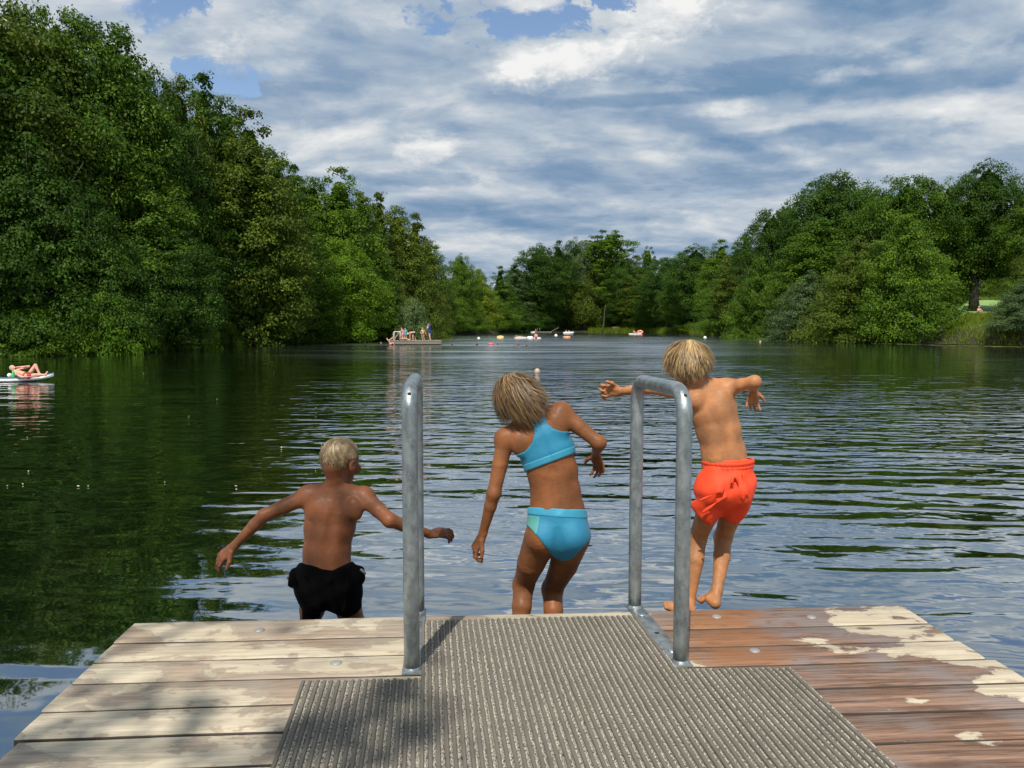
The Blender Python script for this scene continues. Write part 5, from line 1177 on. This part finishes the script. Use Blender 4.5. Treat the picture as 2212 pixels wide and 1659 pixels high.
def paddler():
    a = G(-55, 826, 0); b = G(104, 822, 0); b = b + [.0, .3, 0]
    board('paddle_board', 'light blue inflatable paddle board carrying a lying man at the left edge', a, b, .80, PV['white'], pad=PV['blue'])
    d = G(50, 825, 0)[1] + .05
    q = lambda cx, cy, dd=0.: P(cx * .08465, 749 + cy * .08465, d + dd)
    J = dict(head=q(330, 560, .0), neck=q(372, 640), shl=q(395, 690, -.12), shr=q(440, 600, .18), ell=q(560, 770, -.25), elr=q(740, 500, .15), wrl=q(700, 770, -.22), wrr=q(450, 520, .02), hpl=q(690, 745, -.1), hpr=q(730, 735, .12), knl=q(960, 720, -.1), knr=q(905, 470, .14), anl=q(1160, 720, -.08), anr=q(1010, 700, .12), tol=q(1210, 640, -.08), tor=q(1080, 730, .12))
    figure('man in red shorts lying on the paddle board with one knee up', J, PALE2, HR['blond'], None, [('shorts', FAB['red'], q(700, 745), q(790, 740, -.05), .13, .010)], h=.010, loc=(q(600, 760)[0], d, .13), s=.82, hd=(.6, -.3, .8))
    mb = MB(); c = q(345, 800, -.3); c[2] = .145; mb.lathe(c, [(0, 0), (.038, .002), (.04, .02), (.04, .13), (.03, .165), (.014, .185), (.014, .21), (.018, .212), (.018, .235), (0, .236)], 14); tag(mb.build('bottle', simple('green_plastic', (.05, .45, .12), .3), loc=c), 'green bottle standing on the paddle board', 'bottle')
    mb = MB(); c = q(250, 800, -.2); mb.lathe([c[0], c[1], .145], [(0, 0), (.04, .01), (.065, .05), (.065, .075), (.045, .115), (0, .13)], 14); tag(mb.build('ball', PV['white'], loc=(c[0], c[1], .145)), 'white ball on the left end of the paddle board', 'ball')
    mb = MB(); c = q(800, 790, -.27); mb.box([c[0], c[1], .165], (.42, .10, .02), bev=.008); tag(mb.build('towel', FAB['pink'], loc=(c[0], c[1], .147)), 'folded red towel beside the lying man', 'towel')
paddler()
def distant():
    q = lambda cx, cy, d: P(1048.6 + cx * .1693, 696.6 + cy * .1693, d)
    g = G(1125, 731.5, 0); x, y = g[0], g[1]; v = lambda dx, dy, z: np.array([x + dx, y + dy, z])
    board('airbed', 'pale airbed with a bather lying on it, far out', v(-.95, 0, 0), v(.95, .1, 0), .75, PV['white'], .18, .02, 'airbed')
    figure('bather in turquoise shorts lying on the far airbed', dict(head=v(-.75, 0, .42), neck=v(-.62, 0, .36), shl=v(-.52, -.16, .30), shr=v(-.52, .16, .30), ell=v(-.7, -.25, .2), elr=v(-.7, .25, .2), wrl=v(-.9, -.15, .2), wrr=v(-.9, .15, .2), hpl=v(.05, -.1, .28), hpr=v(.05, .1, .28), knl=v(.5, -.1, .22), knr=v(.5, .1, .22), anl=v(.9, -.1, .2), anr=v(.9, .1, .2)), PALE2, HR['brown'], None, [('shorts', FAB['teal'], v(.05, 0, .28), v(.3, 0, .26), .17, .015)], h=.02, hd=(-1, 0, 0))
    g = G(1157.8, 732.5, 0); x, y = g[0], g[1]
    figure('dark-haired bather sitting upright in a white ring, far out', dict(head=v(0, 0, .82), neck=v(0, 0, .68), shl=v(-.18, 0, .6), shr=v(.18, 0, .6), ell=v(-.28, 0, .36), elr=v(.28, 0, .36), wrl=v(-.25, -.15, .18), wrr=v(.25, -.15, .18), hpl=v(-.1, 0, .12), hpr=v(.1, 0, .12), knl=v(-.18, -.4, .14), knr=v(.18, -.4, .14), anl=v(-.18, -.6, -.1), anr=v(.18, -.6, -.1)), PALE2, HR['dark'], None, [('shorts', FAB['black'], v(-.05, 0, .12), v(.05, 0, .12), .2, .015)], h=.02)
    a = G(1157, 720.0, 0); b = P(1192, 719, a[1]); b[1] = a[1] + .4; b[2] = 0
    jetty('diving_jetty', 'far jetty with a small metal frame at its left end', a, b, 2.2, .50, .22, (.05, .5, .95))
    mb = MB(); e = P(1203, 709.5, b[1] + .8); mb.box(((b + e) / 2) * [1, 1, 0] + [0, .4, 1.0], (np.linalg.norm((e - b)[:2]) + .6, 1.0, .09), ax=[unit([e[0] - b[0], 0, .85]), [0, 1, 0], unit([-.85, 0, e[0] - b[0]])]); tag(mb.build('gangway', DECKW, loc=(b[0], b[1], .5), smooth=False), 'sloping gangway at the right end of the far jetty', 'gangway')
    r_ = empty('ladder_rail', (a[0] + .8, a[1], .5), 'grey metal ladder frame on the far jetty', 'handrail')
    for s in (0, .7):
        mb = MB(); o = np.array([a[0] + .5 + s, a[1] + .1, .5]); mb.tube([o + [0, 0, -.5], o + [0, 0, .95], o + [0, .1, 1.], o + [0, .6, 1.0], o + [0, .65, .9], o + [0, .65, 0]], .04, 8); mb.build('hoop', GALV, r_)
    x, y = a[0] - .45, a[1] - .2
    pod('swim_float', 'white inflatable at the end of the far jetty', 1151.5, 719.4, (.75, .5, .30), PV['white'], 'float', .2)
    x, y = a[0] + .05, a[1] + .35; z0 = .5
    figure('child sitting on the left end of the far jetty', dict(head=v(0, 0, z0 + .72), neck=v(0, 0, z0 + .58), shl=v(-.15, 0, z0 + .5), shr=v(.15, 0, z0 + .5), ell=v(-.22, -.1, z0 + .3), elr=v(.22, -.1, z0 + .3), wrl=v(-.14, -.25, z0 + .18), wrr=v(.14, -.25, z0 + .18), hpl=v(-.1, 0, z0 + .1), hpr=v(.1, 0, z0 + .1), knl=v(-.1, -.36, z0 + .12), knr=v(.1, -.36, z0 + .12), anl=v(-.1, -.42, z0 - .2), anr=v(.1, -.42, z0 - .2)), TANF, HR['brown'], None, [('shorts', FAB['brown'], v(0, 0, z0 + .1), v(0, -.1, z0 + .1), .16, .015)], h=.022, s=.95, hd=(0, -1, 0))
    g = G(1228, 720.9, 0); x, y = g[0], g[1] ; rt = empty('dinghy', (x, y, 0), 'white inflatable dinghy with two children aboard by the far shore', 'inflatable boat')
    mb = MB(); pts = [np.array([x + 1.25 * math.cos(t) * (1 if abs(math.cos(t)) < .9 else 1), y + .62 * math.sin(t), .22 + .10 * max(0, math.cos(t))]) for t in np.linspace(0, 2 * math.pi, 33)]; mb.tube(pts, .24, 10, caps=False); mb.build('tube', PV['white'], rt)
    mb = MB(); mb.lathe((x, y, .06), [(0, 0), (.62, 0), (.62, .05), (0, .05)], 20); mb.build('floor', PV['blue'], rt)
    for i, (dx, hm, sk, lab) in enumerate(((-.62, 'brown', PALE2, 'left one of the two children in the white dinghy'), (.12, 'dark', PALE, 'right one of the two children in the white dinghy'))):
        xx = x + dx; w = lambda a_, b_, c_: np.array([xx + a_, y + b_, c_])
        figure(lab, dict(head=w(0, 0, .92), neck=w(0, 0, .78), shl=w(-.16, 0, .68), shr=w(.16, 0, .68), ell=w(-.26, -.1, .48), elr=w(.26, -.1, .48), wrl=w(-.2, -.3, .4), wrr=w(.2, -.3, .4), hpl=w(-.1, 0, .22), hpr=w(.1, 0, .22), knl=w(-.1, -.36, .36), knr=w(.1, -.36, .36), anl=w(-.1, -.5, .14), anr=w(.1, -.5, .14)), sk, HR[hm], 'children in the white dinghy', [('shorts', FAB['teal' if i else 'red'], w(0, 0, .22), w(0, -.1, .22), .17, .015)], h=.022, hd=(0, -1, 0))
    g = G(1372, 722.8, 0); x, y = g[0], g[1]; board('paddle_board', 'white board far out by the shore carrying a bather and a red ring', v(-1.5, 0, 0), v(1.55, .1, 0), .9, PV['white'], .26, .05)
    figure('bather half lying on the far white board next to a red ring', dict(head=v(-.30, 0, .95), neck=v(-.26, 0, .80), shl=v(-.36, -.1, .72), shr=v(-.10, .1, .72), ell=v(-.5, -.2, .5), elr=v(.1, .1, .5), wrl=v(-.55, -.2, .30), wrr=v(.2, -.1, .35), hpl=v(.02, -.1, .36), hpr=v(.05, .1, .36), knl=v(.4, -.12, .55), knr=v(.45, .1, .5), anl=v(.75, -.12, .30), anr=v(.8, .1, .3)), PALE2, HR['blond'], None, [('shorts', FAB['red'], v(.02, 0, .36), v(.2, 0, .42), .18, .015)], h=.022, hd=(0, -1, 0))
    # bench on the far bank
    p = P(1331, 711, 247); x, y = p[0], p[1]; zb = gz(x, y); zb = min(zb, 1.0); rt = empty('bench', (x, y, zb), 'weathered wooden bench on the far shore between reeds', 'bench'); mt = simple('bench_wood', (.28, .22, .15), .8, var=.3)
    mb = MB(); mb.box((x, y, zb + .55), (2.3, .6, .12), bev=.02); mb.build('seat', mt, rt, smooth=False)
    mb = MB(); mb.box((x, y + .30, zb + .98), (2.3, .10, .50), bev=.02); mb.build('backrest', mt, rt, smooth=False)
    for s in (-.9, .9): mb = MB(); mb.box((x + s, y, zb + .25), (.18, .5, .49)); mb.build('leg', mt, rt, smooth=False)
    # person by the meadow tree
    p = P(2114, 690, 90); x, y = p[0], p[1]; z0 = gz(x, y)
    figure('small pink-skinned person crouching by the thick trunk on the meadow', dict(head=v(-.02, 0, z0 + .80), neck=v(-.03, 0, z0 + .68), shl=v(-.17, 0, z0 + .6), shr=v(.15, 0, z0 + .6), ell=v(-.26, -.15, z0 + .4), elr=v(.26, -.15, z0 + .4), wrl=v(-.1, -.35, z0 + .38), wrr=v(.1, -.35, z0 + .38), hpl=v(-.1, 0, z0 + .16), hpr=v(.1, 0, z0 + .16), knl=v(-.14, -.35, z0 + .42), knr=v(.14, -.35, z0 + .42), anl=v(-.1, -.3, z0 + .04), anr=v(.12, -.3, z0 + .04)), PALE2, HR['grey'], None, [('shorts', FAB['white'], v(0, 0, z0 + .16), v(0, -.1, z0 + .2), .17, .015)], h=.02, hd=(0, -1, 0))
distant()

# ------------------------------------------------------------------ trees round the lake: u, top, distance, width in the photograph
def plant_trees():
    BK = 'tall trees of the dark left bank'
    T = [
 # left bank, back row
 ('round', -230, -90, 46, 520, 'dark', 'huge dark tree cut off by the left edge of the photo'),
 ('round', 10, 18, 52, 420, 'olive', 'tall olive-green tree at the top left corner'),
 ('round', 150, 42, 55, 300, 'mid', 'tall green tree with ragged top, second from the left edge'),
 ('tall', 262, 78, 58, 280, 'mid', 'tall bright-topped tree between the corner tree and the stepped crowns'),
 ('round', 325, 165, 62, 240, 'dark', 'dark broad tree below the right shoulder of the tallest left trees'),
 ('tall', 398, 188, 66, 200, 'olive', 'olive tree top showing just left of the dark pointed tree'),
 ('pointed', 452, 180, 72, 230, 'dark', 'dark pointed tree rising above the left bank against a blue gap'),
 ('tall', 497, 232, 76, 190, 'dark', 'dark narrow tree right behind the pointed one on the left bank'),
 ('tall', 548, 262, 70, 250, 'olive', 'slender light olive tree standing forward on the left bank'),
 ('tall', 600, 335, 84, 170, 'mid', 'green tree on the right flank of the slender forward one'),
 ('pointed', 640, 368, 92, 170, 'dark', 'dark tree top in the dip of the left bank'),
 ('tall', 680, 392, 92, 160, 'mid', 'green tree just left of the bright peaked tree'),
 ('tall', 737, 378, 90, 200, 'mid', 'bright green peaked tree halfway along the left bank'),
 ('pointed', 785, 418, 102, 160, 'olive', 'olive pointed tree right of the bright peaked one'),
 ('pointed', 822, 425, 106, 150, 'olive', 'grey-olive tree with a double tip above the swimming platform'),
 ('tall', 858, 455, 112, 150, 'olive', 'olive tree over the left end of the swimming platform'),
 ('pointed', 898, 468, 118, 140, 'olive', 'pointed olive tree over the right end of the swimming platform'),
 ('tall', 925, 520, 128, 110, 'mid', 'last tree of the left bank before the low far trees'),
 # left bank, front row hanging over the water
 ('skirt', -90, 330, 45, 360, 'dark', 'dark overhanging tree at the left edge above the paddle board'),
 ('skirt', 70, 300, 47, 330, 'dark', 'dark tree with drooping boughs behind the lying man'),
 ('skirt', 200, 420, 49, 260, 'dark', 'low tree leaning over the water right of the paddle board'),
 ('tall', 300, 330, 56, 260, 'mid', 'mid-height tree with light green tips on the left bank'),
 ('round', 345, 480, 55, 230, 'dark', 'spreading tree above the bright shrub on the left bank'),
 ('tall', 440, 370, 66, 200, 'dark', 'tree in the shaded middle of the left bank'),
 ('round', 590, 470, 74, 180, 'mid', 'low green tree above the dark hollow of the left bank'),
 ('tall', 660, 500, 80, 170, 'mid', 'green tree right of the dark hollow in the left bank'),
 ('round', 735, 520, 84, 170, 'bright', 'light green tree reaching over the water near the platform'),
 ('tall', 795, 520, 92, 150, 'mid', 'green tree behind the far jetty on the left'),
 ('skirt', 850, 590, 97, 130, 'olive', 'olive bushy tree directly behind the people on the platform'),
 ('skirt', 915, 570, 112, 120, 'olive', 'leaning olive tree behind the person in blue'),
 ('skirt', 965, 620, 130, 110, 'mid', 'low tree where the left bank meets the far shore'),
 # far shore
 ('round', 997, 553, 165, 76, 'mid', 'round-headed tree standing above the far shore on the left'),
 ('tall', 960, 590, 160, 60, 'olive', 'small tree in the notch left of the round-headed tree'),
 ('skirt', 1035, 583, 170, 90, 'lime', 'yellow-green tree on the far shore beside the round-headed tree'),
 ('pointed', 1080, 578, 185, 90, 'mid', 'small pointed conifer-like tree in the low part of the far shore'),
 ('pointed', 1112, 568, 190, 80, 'grey', 'pale wispy pointed tree next to the tall dark far trees'),
 ('skirt', 1000, 650, 150, 100, 'mid', 'low tree at the water below the round-headed tree'),
 ('skirt', 1070, 640, 175, 110, 'mid', 'low tree at the water in the middle of the low far trees'),
 ('skirt', 1140, 640, 190, 100, 'dark', 'low dark tree at the water left of the willow'),
 ('round', 1165, 532, 195, 130, 'dark', 'dark round tree leading the tall group on the far shore'),
 ('tall', 1205, 527, 200, 90, 'dark', 'dark tree between the leading round tree and the pale willow top'),
 ('round', 1243, 520, 205, 100, 'grey', 'pale grey-green tree top in the far tall group'),
 ('sparse', 1318, 500, 205, 130, 'mid', 'tall thin-leaved tree standing highest on the far shore'),
 ('sparse', 1285, 512, 215, 90, 'grey', 'pale airy tree beside the highest far tree'),
 ('round', 1352, 560, 195, 90, 'dark', 'dark tree right below the highest far tree'),
 ('willow', 1262, 585, 180, 120, 'olive', 'light willow with hanging boughs on the far shore'),
 ('sparse', 1397, 535, 200, 50, 'mid', 'narrow tree sticking up alone above the far trees'),
 ('tall', 1385, 580, 190, 110, 'olive', 'olive tree below the lone narrow top on the far shore'),
 ('round', 1440, 558, 190, 110, 'dark', 'dark tree in the dip right of the lone narrow top'),
 ('round', 1500, 533, 175, 130, 'dark', 'dark broad tree at the right end of the far shore'),
 ('tall', 1555, 525, 160, 110, 'mid', 'green tree where the far shore turns into the right bank'),
 ('round', 1420, 640, 178, 100, 'dark', 'low dark tree behind the red floats'),
 ('round', 1350, 650, 190, 80, 'dark', 'low dark tree behind the wooden bench on the far shore'),
 ('round', 1480, 620, 160, 110, 'mid', 'low tree over the water left of the blond head'),
 ('tall', 1590, 530, 140, 110, 'olive', 'olive tree right above the head of the jumping boy in orange'),
 # right bank
 ('pointed', 1605, 508, 140, 90, 'dark', 'dark small top at the foot of the rising right bank trees'),
 ('skirt', 1560, 590, 125, 130, 'mid', 'low green tree hanging to the water right of the boy in orange'),
 ('skirt', 1640, 560, 108, 140, 'mid', 'green sloping tree at the water on the right bank'),
 ('round', 1665, 455, 122, 130, 'dark', 'dark tree with knobbly top at the left of the tall right group'),
 ('sparse', 1700, 440, 126, 100, 'grey', 'thin grey tree beside the knobbly dark one'),
 ('round', 1785, 382, 115, 210, 'dark', 'wide dark tree, highest of the left half of the right bank'),
 ('round', 1862, 405, 112, 150, 'mid', 'tree filling the gap between the two wide right bank crowns'),
 ('round', 1950, 386, 102, 190, 'mid', 'broad tree with tufted top in the middle of the right bank'),
 ('round', 2035, 398, 100, 150, 'mid', 'tree on the right shoulder of the tufted broad tree'),
 ('skirt', 1745, 590, 90, 170, 'grey', 'grey-green bush-like tree low on the right bank'),
 ('tall', 1760, 480, 98, 190, 'mid', 'green tree above the grey-green one on the right bank'),
 ('skirt', 1850, 520, 84, 210, 'olive', 'large skirted tree touching the water on the right bank'),
 ('skirt', 1948, 470, 80, 215, 'mid', 'large layered green tree touching the water on the right bank'),
 ('tall', 2018, 560, 92, 90, 'mid', 'narrow green tree left of the meadow gap'),
 ('round', 2128, 362, 97, 170, 'dark', 'tall dark tree with a thick black trunk on the meadow'),
 ('skirt', 2058, 570, 165, 210, 'lime', 'sunlit tree beyond the meadow, left of the thick black trunk'),
 ('skirt', 2165, 560, 175, 110, 'mid', 'tree beyond the meadow, right of the thick black trunk'),
 ('round', 2225, 430, 92, 160, 'mid', 'tree cut by the right edge behind the meadow'),
 ('skirt', 2235, 520, 75, 140, 'olive', 'low yellowish tree at the right edge'),
 ('skirt', 2215, 600, 70, 140, 'grey', 'grey-green willow bush at the water by the right edge'),
 ('skirt', 2330, 480, 70, 220, 'mid', 'tree just beyond the right edge of the bank'),
]
    for kd, u, vt, d, w, lc, lab in T:
        nm = {'pointed': 'pointed_tree', 'willow': 'willow_tree', 'sparse': 'airy_tree', 'skirt': 'overhanging_tree'}.get(kd, 'broadleaf_tree')
        if 'thick black trunk' in lab:
            rt = plant(kd, u, vt, d, w, lc, lab, name=nm)
            c = rt.children[0] if rt.children[0].name.startswith('crown') else rt.children[1]
            t = [k for k in rt.children if k.name.startswith('trunk')][0]
            t.scale = (t.scale[0] * 2.0, t.scale[1] * 2.0, t.scale[2]); c.location.z = 1.6; c.scale[2] *= .93
            rt.rotation_euler = (0, 0, .3); rt.location.x -= 1.3; c.location.x = 1.2
        else: plant(kd, u, vt, d, w, lc, lab, name=nm)
    S = [ # shrubs at the waterline
 (-60, 650, 43.5, 200, 'dark', 'dark shrub at the water by the left edge'), (60, 670, 44.5, 170, 'mid', 'shrub at the water directly behind the lying man'),
 (150, 690, 46, 130, 'mid', 'green shrub at the water right of the paddle board'), (225, 640, 47, 150, 'bright', 'tall fresh green shrub low on the left bank'),
 (300, 690, 52, 110, 'mid', 'shrub between the fresh green one and the round bright one'), (385, 648, 57, 150, 'bright', 'round bright green shrub on the left bank'),
 (480, 690, 66, 90, 'mid', 'grassy shrub at the foot of the pale slanting trunk'), 
 (660, 712, 80, 90, 'dark', 'low shrub under the light green overhanging tree'), (888, 655, 92, 95, 'grey', 'silvery bush standing just behind the platform'),
 (1300, 700, 200, 70, 'bright', 'fresh green waterside shrub left of the bench'), (1360, 700, 198, 60, 'olive', 'waterside shrub right of the bench'),
 (1500, 702, 165, 60, 'lime', 'yellow-green shrub at the water left of the orange boy'), (1700, 712, 96, 110, 'grey', 'pale low shrub on the right bank waterline'),
 (1215, 706, 205, 60, 'dark', 'dark shrub behind the far diving jetty'), (2185, 690, 76, 90, 'lime', 'yellow-green reeds-like shrub on the grassy bank'),
]
    for u, vt, d, w, lc, lab in S:
        plant('shrub', u, vt, d, w, lc, lab, 'shrub', 'shrub', sink=.1)
    # a pale slanting stem that shows in the hollow of the left bank
    mb = MB(); a = G(480, 744); b = P(497, 600, 68)
    mb.tube([a + [0, 0, -.3], a * .5 + b * .5 + [.15, 0, 0], b, b + [1.2, 0, 3.]], [.16, .13, .1, .05], 9)
    tag(mb.build('bare_tree_trunk', PALE_BARK, loc=a), 'pale slanting bare trunk in the hollow of the left bank', 'tree trunk')
plant_trees()
for u_ in range(990, 1600, 55):
    plant('skirt', u_, 628, 275 - abs(u_ - 1270) * .22, 95, 'dark', 'dark low tree filling the gaps behind the far shore', name='broadleaf_tree', group='dark low trees behind the far shore', sink=1.)
def bare_trunks():
    for (u, v0, v1, d, r_, lab) in ((1300, 718, 672, 245, .16, 'pale thin trunk in the dark left of the bench'), (1392, 720, 678, 238, .15, 'thin grey trunk in the dark behind the red ring'), (1452, 721, 676, 214, .18, 'grey trunk in the dark left of the yellow-green shrub'), (1530, 722, 680, 185, .16, 'slim grey trunk in the dark right of the yellow-green shrub'), (637, 736, 660, 80, .10, 'slim trunk in the dark hollow of the left bank')):
        a = P(u, v0, d); a[2] = gz(a[0], a[1]) - .2; b = P(u + 6, v1, d); mb = MB(); mb.tube([a, a * .5 + b * .5 + [.2, 0, 0], b, b + [.3, 0, 2.]], [r_ * 1.3, r_, r_ * .8, r_ * .5], 8)
        tag(mb.build('bare_tree_trunk', BARK, loc=a), lab, 'tree trunk')
bare_trunks()
def waterside():
    rng = np.random.default_rng(8)
    def blades(name, label, pts, hgt, wid, mat, cat):
        C = []; Fc = []; n = 0; T = []
        for x, y in pts:
            z = max(gz(x, y), -.05); h = hgt * (.5 + .8 * rng.random()); a = rng.random() * 6.28; l = rng.normal(0, .25, 2) * h; w = wid
            s = np.array([math.cos(a), math.sin(a), 0]) * w; b = np.array([x, y, z])
            C += [b - s, b + s, b + s * .6 + [l[0] * .4, l[1] * .4, h * .6], b - s * .6 + [l[0] * .4, l[1] * .4, h * .6], b + [l[0], l[1], h]]
            Fc += [(n, n + 1, n + 2, n + 3), (n + 3, n + 2, n + 4)]; n += 5; T += [rng.random()] * 5
        o = mesh(name, C, Fc, mat, attr=T, smooth=False); tag(o, label, cat, kind='stuff')
    def along(u0, u1, n, lo, hi):
        out = []
        for _ in range(n):
            u = u0 + (u1 - u0) * rng.random(); th = math.atan((u - UC) / F); r = shore_r(th) + lo + (hi - lo) * rng.random(); out.append((r * math.sin(th), r * math.cos(th)))
        return out
    blades('bank_grass', 'long grass on the open bank by the right edge', along(2035, 2300, 9000, -.3, 14), .34, .03, LEAF['lime'], 'grass')
    blades('reeds', 'reeds and tall grass along the far waterline', along(1270, 1560, 5000, -.4, 2.5), 1.3, .07, LEAF['lime'], 'reeds')
    blades('shore_grass', 'grass fringe under the trees of the left bank', along(350, 700, 6000, -.2, 2.5), .7, .04, LEAF['mid'], 'grass')
    m_, q, b, o, pos = material('duckweed')
    q.put(b.inputs['Base Color'], q.mix(q.noise(pos, 9, 4, .6), (.16, .20, .04), (.34, .36, .12))); b.inputs['Roughness'].default_value = .7
    def scum(name, label, u0, u1, v0, v1, n, sz):
        V = []; Fc = []; k = 0
        for _ in range(n):
            t = rng.random(); u = u0 + (u1 - u0) * t; th = math.atan((u - UC) / F); off = -abs(rng.normal(0, 1)) * (v0 + (v1 - v0) * t) - .2
            r = shore_r(th) + off; c = np.array([r * math.sin(th), r * math.cos(th), .012]); s = sz * (.3 + rng.random())
            for i in range(6): a = i * 1.047; V.append(c + np.array([math.cos(a) * s * (.7 + .5 * rng.random()), math.sin(a) * s * (.6 + .5 * rng.random()), 0]))
            Fc.append(tuple(range(k, k + 6))); k += 6
        o_ = mesh(name, V, Fc, m_); tag(o_, label, 'duckweed', kind='stuff')
    scum('duckweed', 'yellow-green duckweed line along the left bank waterline', 540, 800, 1.5, 2.5, 2600, .28)
    scum('duckweed', 'pale duckweed line floating before the grassy right bank', 1690, 2300, 1.6, 2.4, 5200, .28)
waterside()
def floating_leaves():
    rng = np.random.default_rng(12); V = []; Fc = []; n = 0; m_ = simple('fallen_leaf', (.55, .52, .36), .6, var=.4)
    for _ in range(22):
        g = G(rng.random() * 760, 775 + 300 * rng.random() ** 1.5, .004); s = .007 + .010 * rng.random(); a = rng.random() * 6.28
        for i in range(6): V.append(g + [s * math.cos(a) * math.cos(i * 1.047) - s * .6 * math.sin(a) * math.sin(i * 1.047), s * math.sin(a) * math.cos(i * 1.047) + s * .6 * math.cos(a) * math.sin(i * 1.047), .004 + .008 * (i % 2)])
        Fc.append(tuple(range(n, n + 6))); n += 6
    tag(mesh('floating_leaves', V, Fc, m_, smooth=False), 'pale leaves and specks floating on the dark left water', 'leaves', kind='stuff')
floating_leaves()
def shade_tree():
    # the tree on the shore behind the camera whose boughs throw soft shade on the planks and the left boy
    rng = np.random.default_rng(4); h = math.cos(R(SUN_EL)) / math.sin(R(SUN_EL)); lx, ly = -math.sin(R(SUN_AZ)) * h, -math.cos(R(SUN_AZ)) * h
    rt = empty('shade_tree', (-8, -10.5, 1.), 'tree behind the dock whose boughs throw soft shade on its left planks', 'tree')
    spots = [(G(180, 1605, .4), .24, 8.6, 60), (G(60, 1630, .4), .25, 8.2, 46), (G(330, 1600, .4), .14, 8.9, 24), (G(800, 1555, .4), .14, 9.0, 60), (G(700, 1600, .4), .12, 8.6, 26), (G(860, 1500, .4), .07, 9.2, 16), (P(705, 1150, 3.5), .32, 9.5, 95), (P(600, 1150, 3.5), .25, 9.7, 40), (G(150, 1520, .4), .25, 9.4, 26)]
    C = []; N = []; mb = MB(); t0 = np.array([-8., -10.5, 0.8]); top = np.array([-6., -7., 8.6])
    mb.tube([t0, t0 * .6 + top * .4 + [-.3, 0, .6], top], [.42, .32, .16], 10)
    for p, r, z, n in spots:
        c = np.array([p[0] - lx * (z - p[2]), p[1] - ly * (z - p[2]), z]); m = rng.normal(size=(n, 3)) * r * [1, 1, .6]; C.append(c + m); q_ = rng.normal(size=(n, 3)) + [0, 0, .8]; N.append(q_ / np.linalg.norm(q_, axis=1)[:, None])
        mb.tube([top, top * .5 + c * .5 + [0, 0, .5], c], [.07, .04, .012], 6)
    for _ in range(60):
        c = np.array([-9 + rng.normal() * 2.6, -11 + rng.normal() * 2., 8 + rng.normal() * 1.6]); m = rng.normal(size=(260, 3)) * .7; C.append(c + m); q_ = rng.normal(size=(260, 3)); N.append(q_ / np.linalg.norm(q_, axis=1)[:, None])
    V, Fc = leaf_quads(rng, np.concatenate(C), np.concatenate(N), .13); mesh('crown', V, Fc, LEAF['mid'], rt, smooth=False, attr=np.full(len(V), .5)); mb.build('trunk', BARK, rt)
shade_tree()
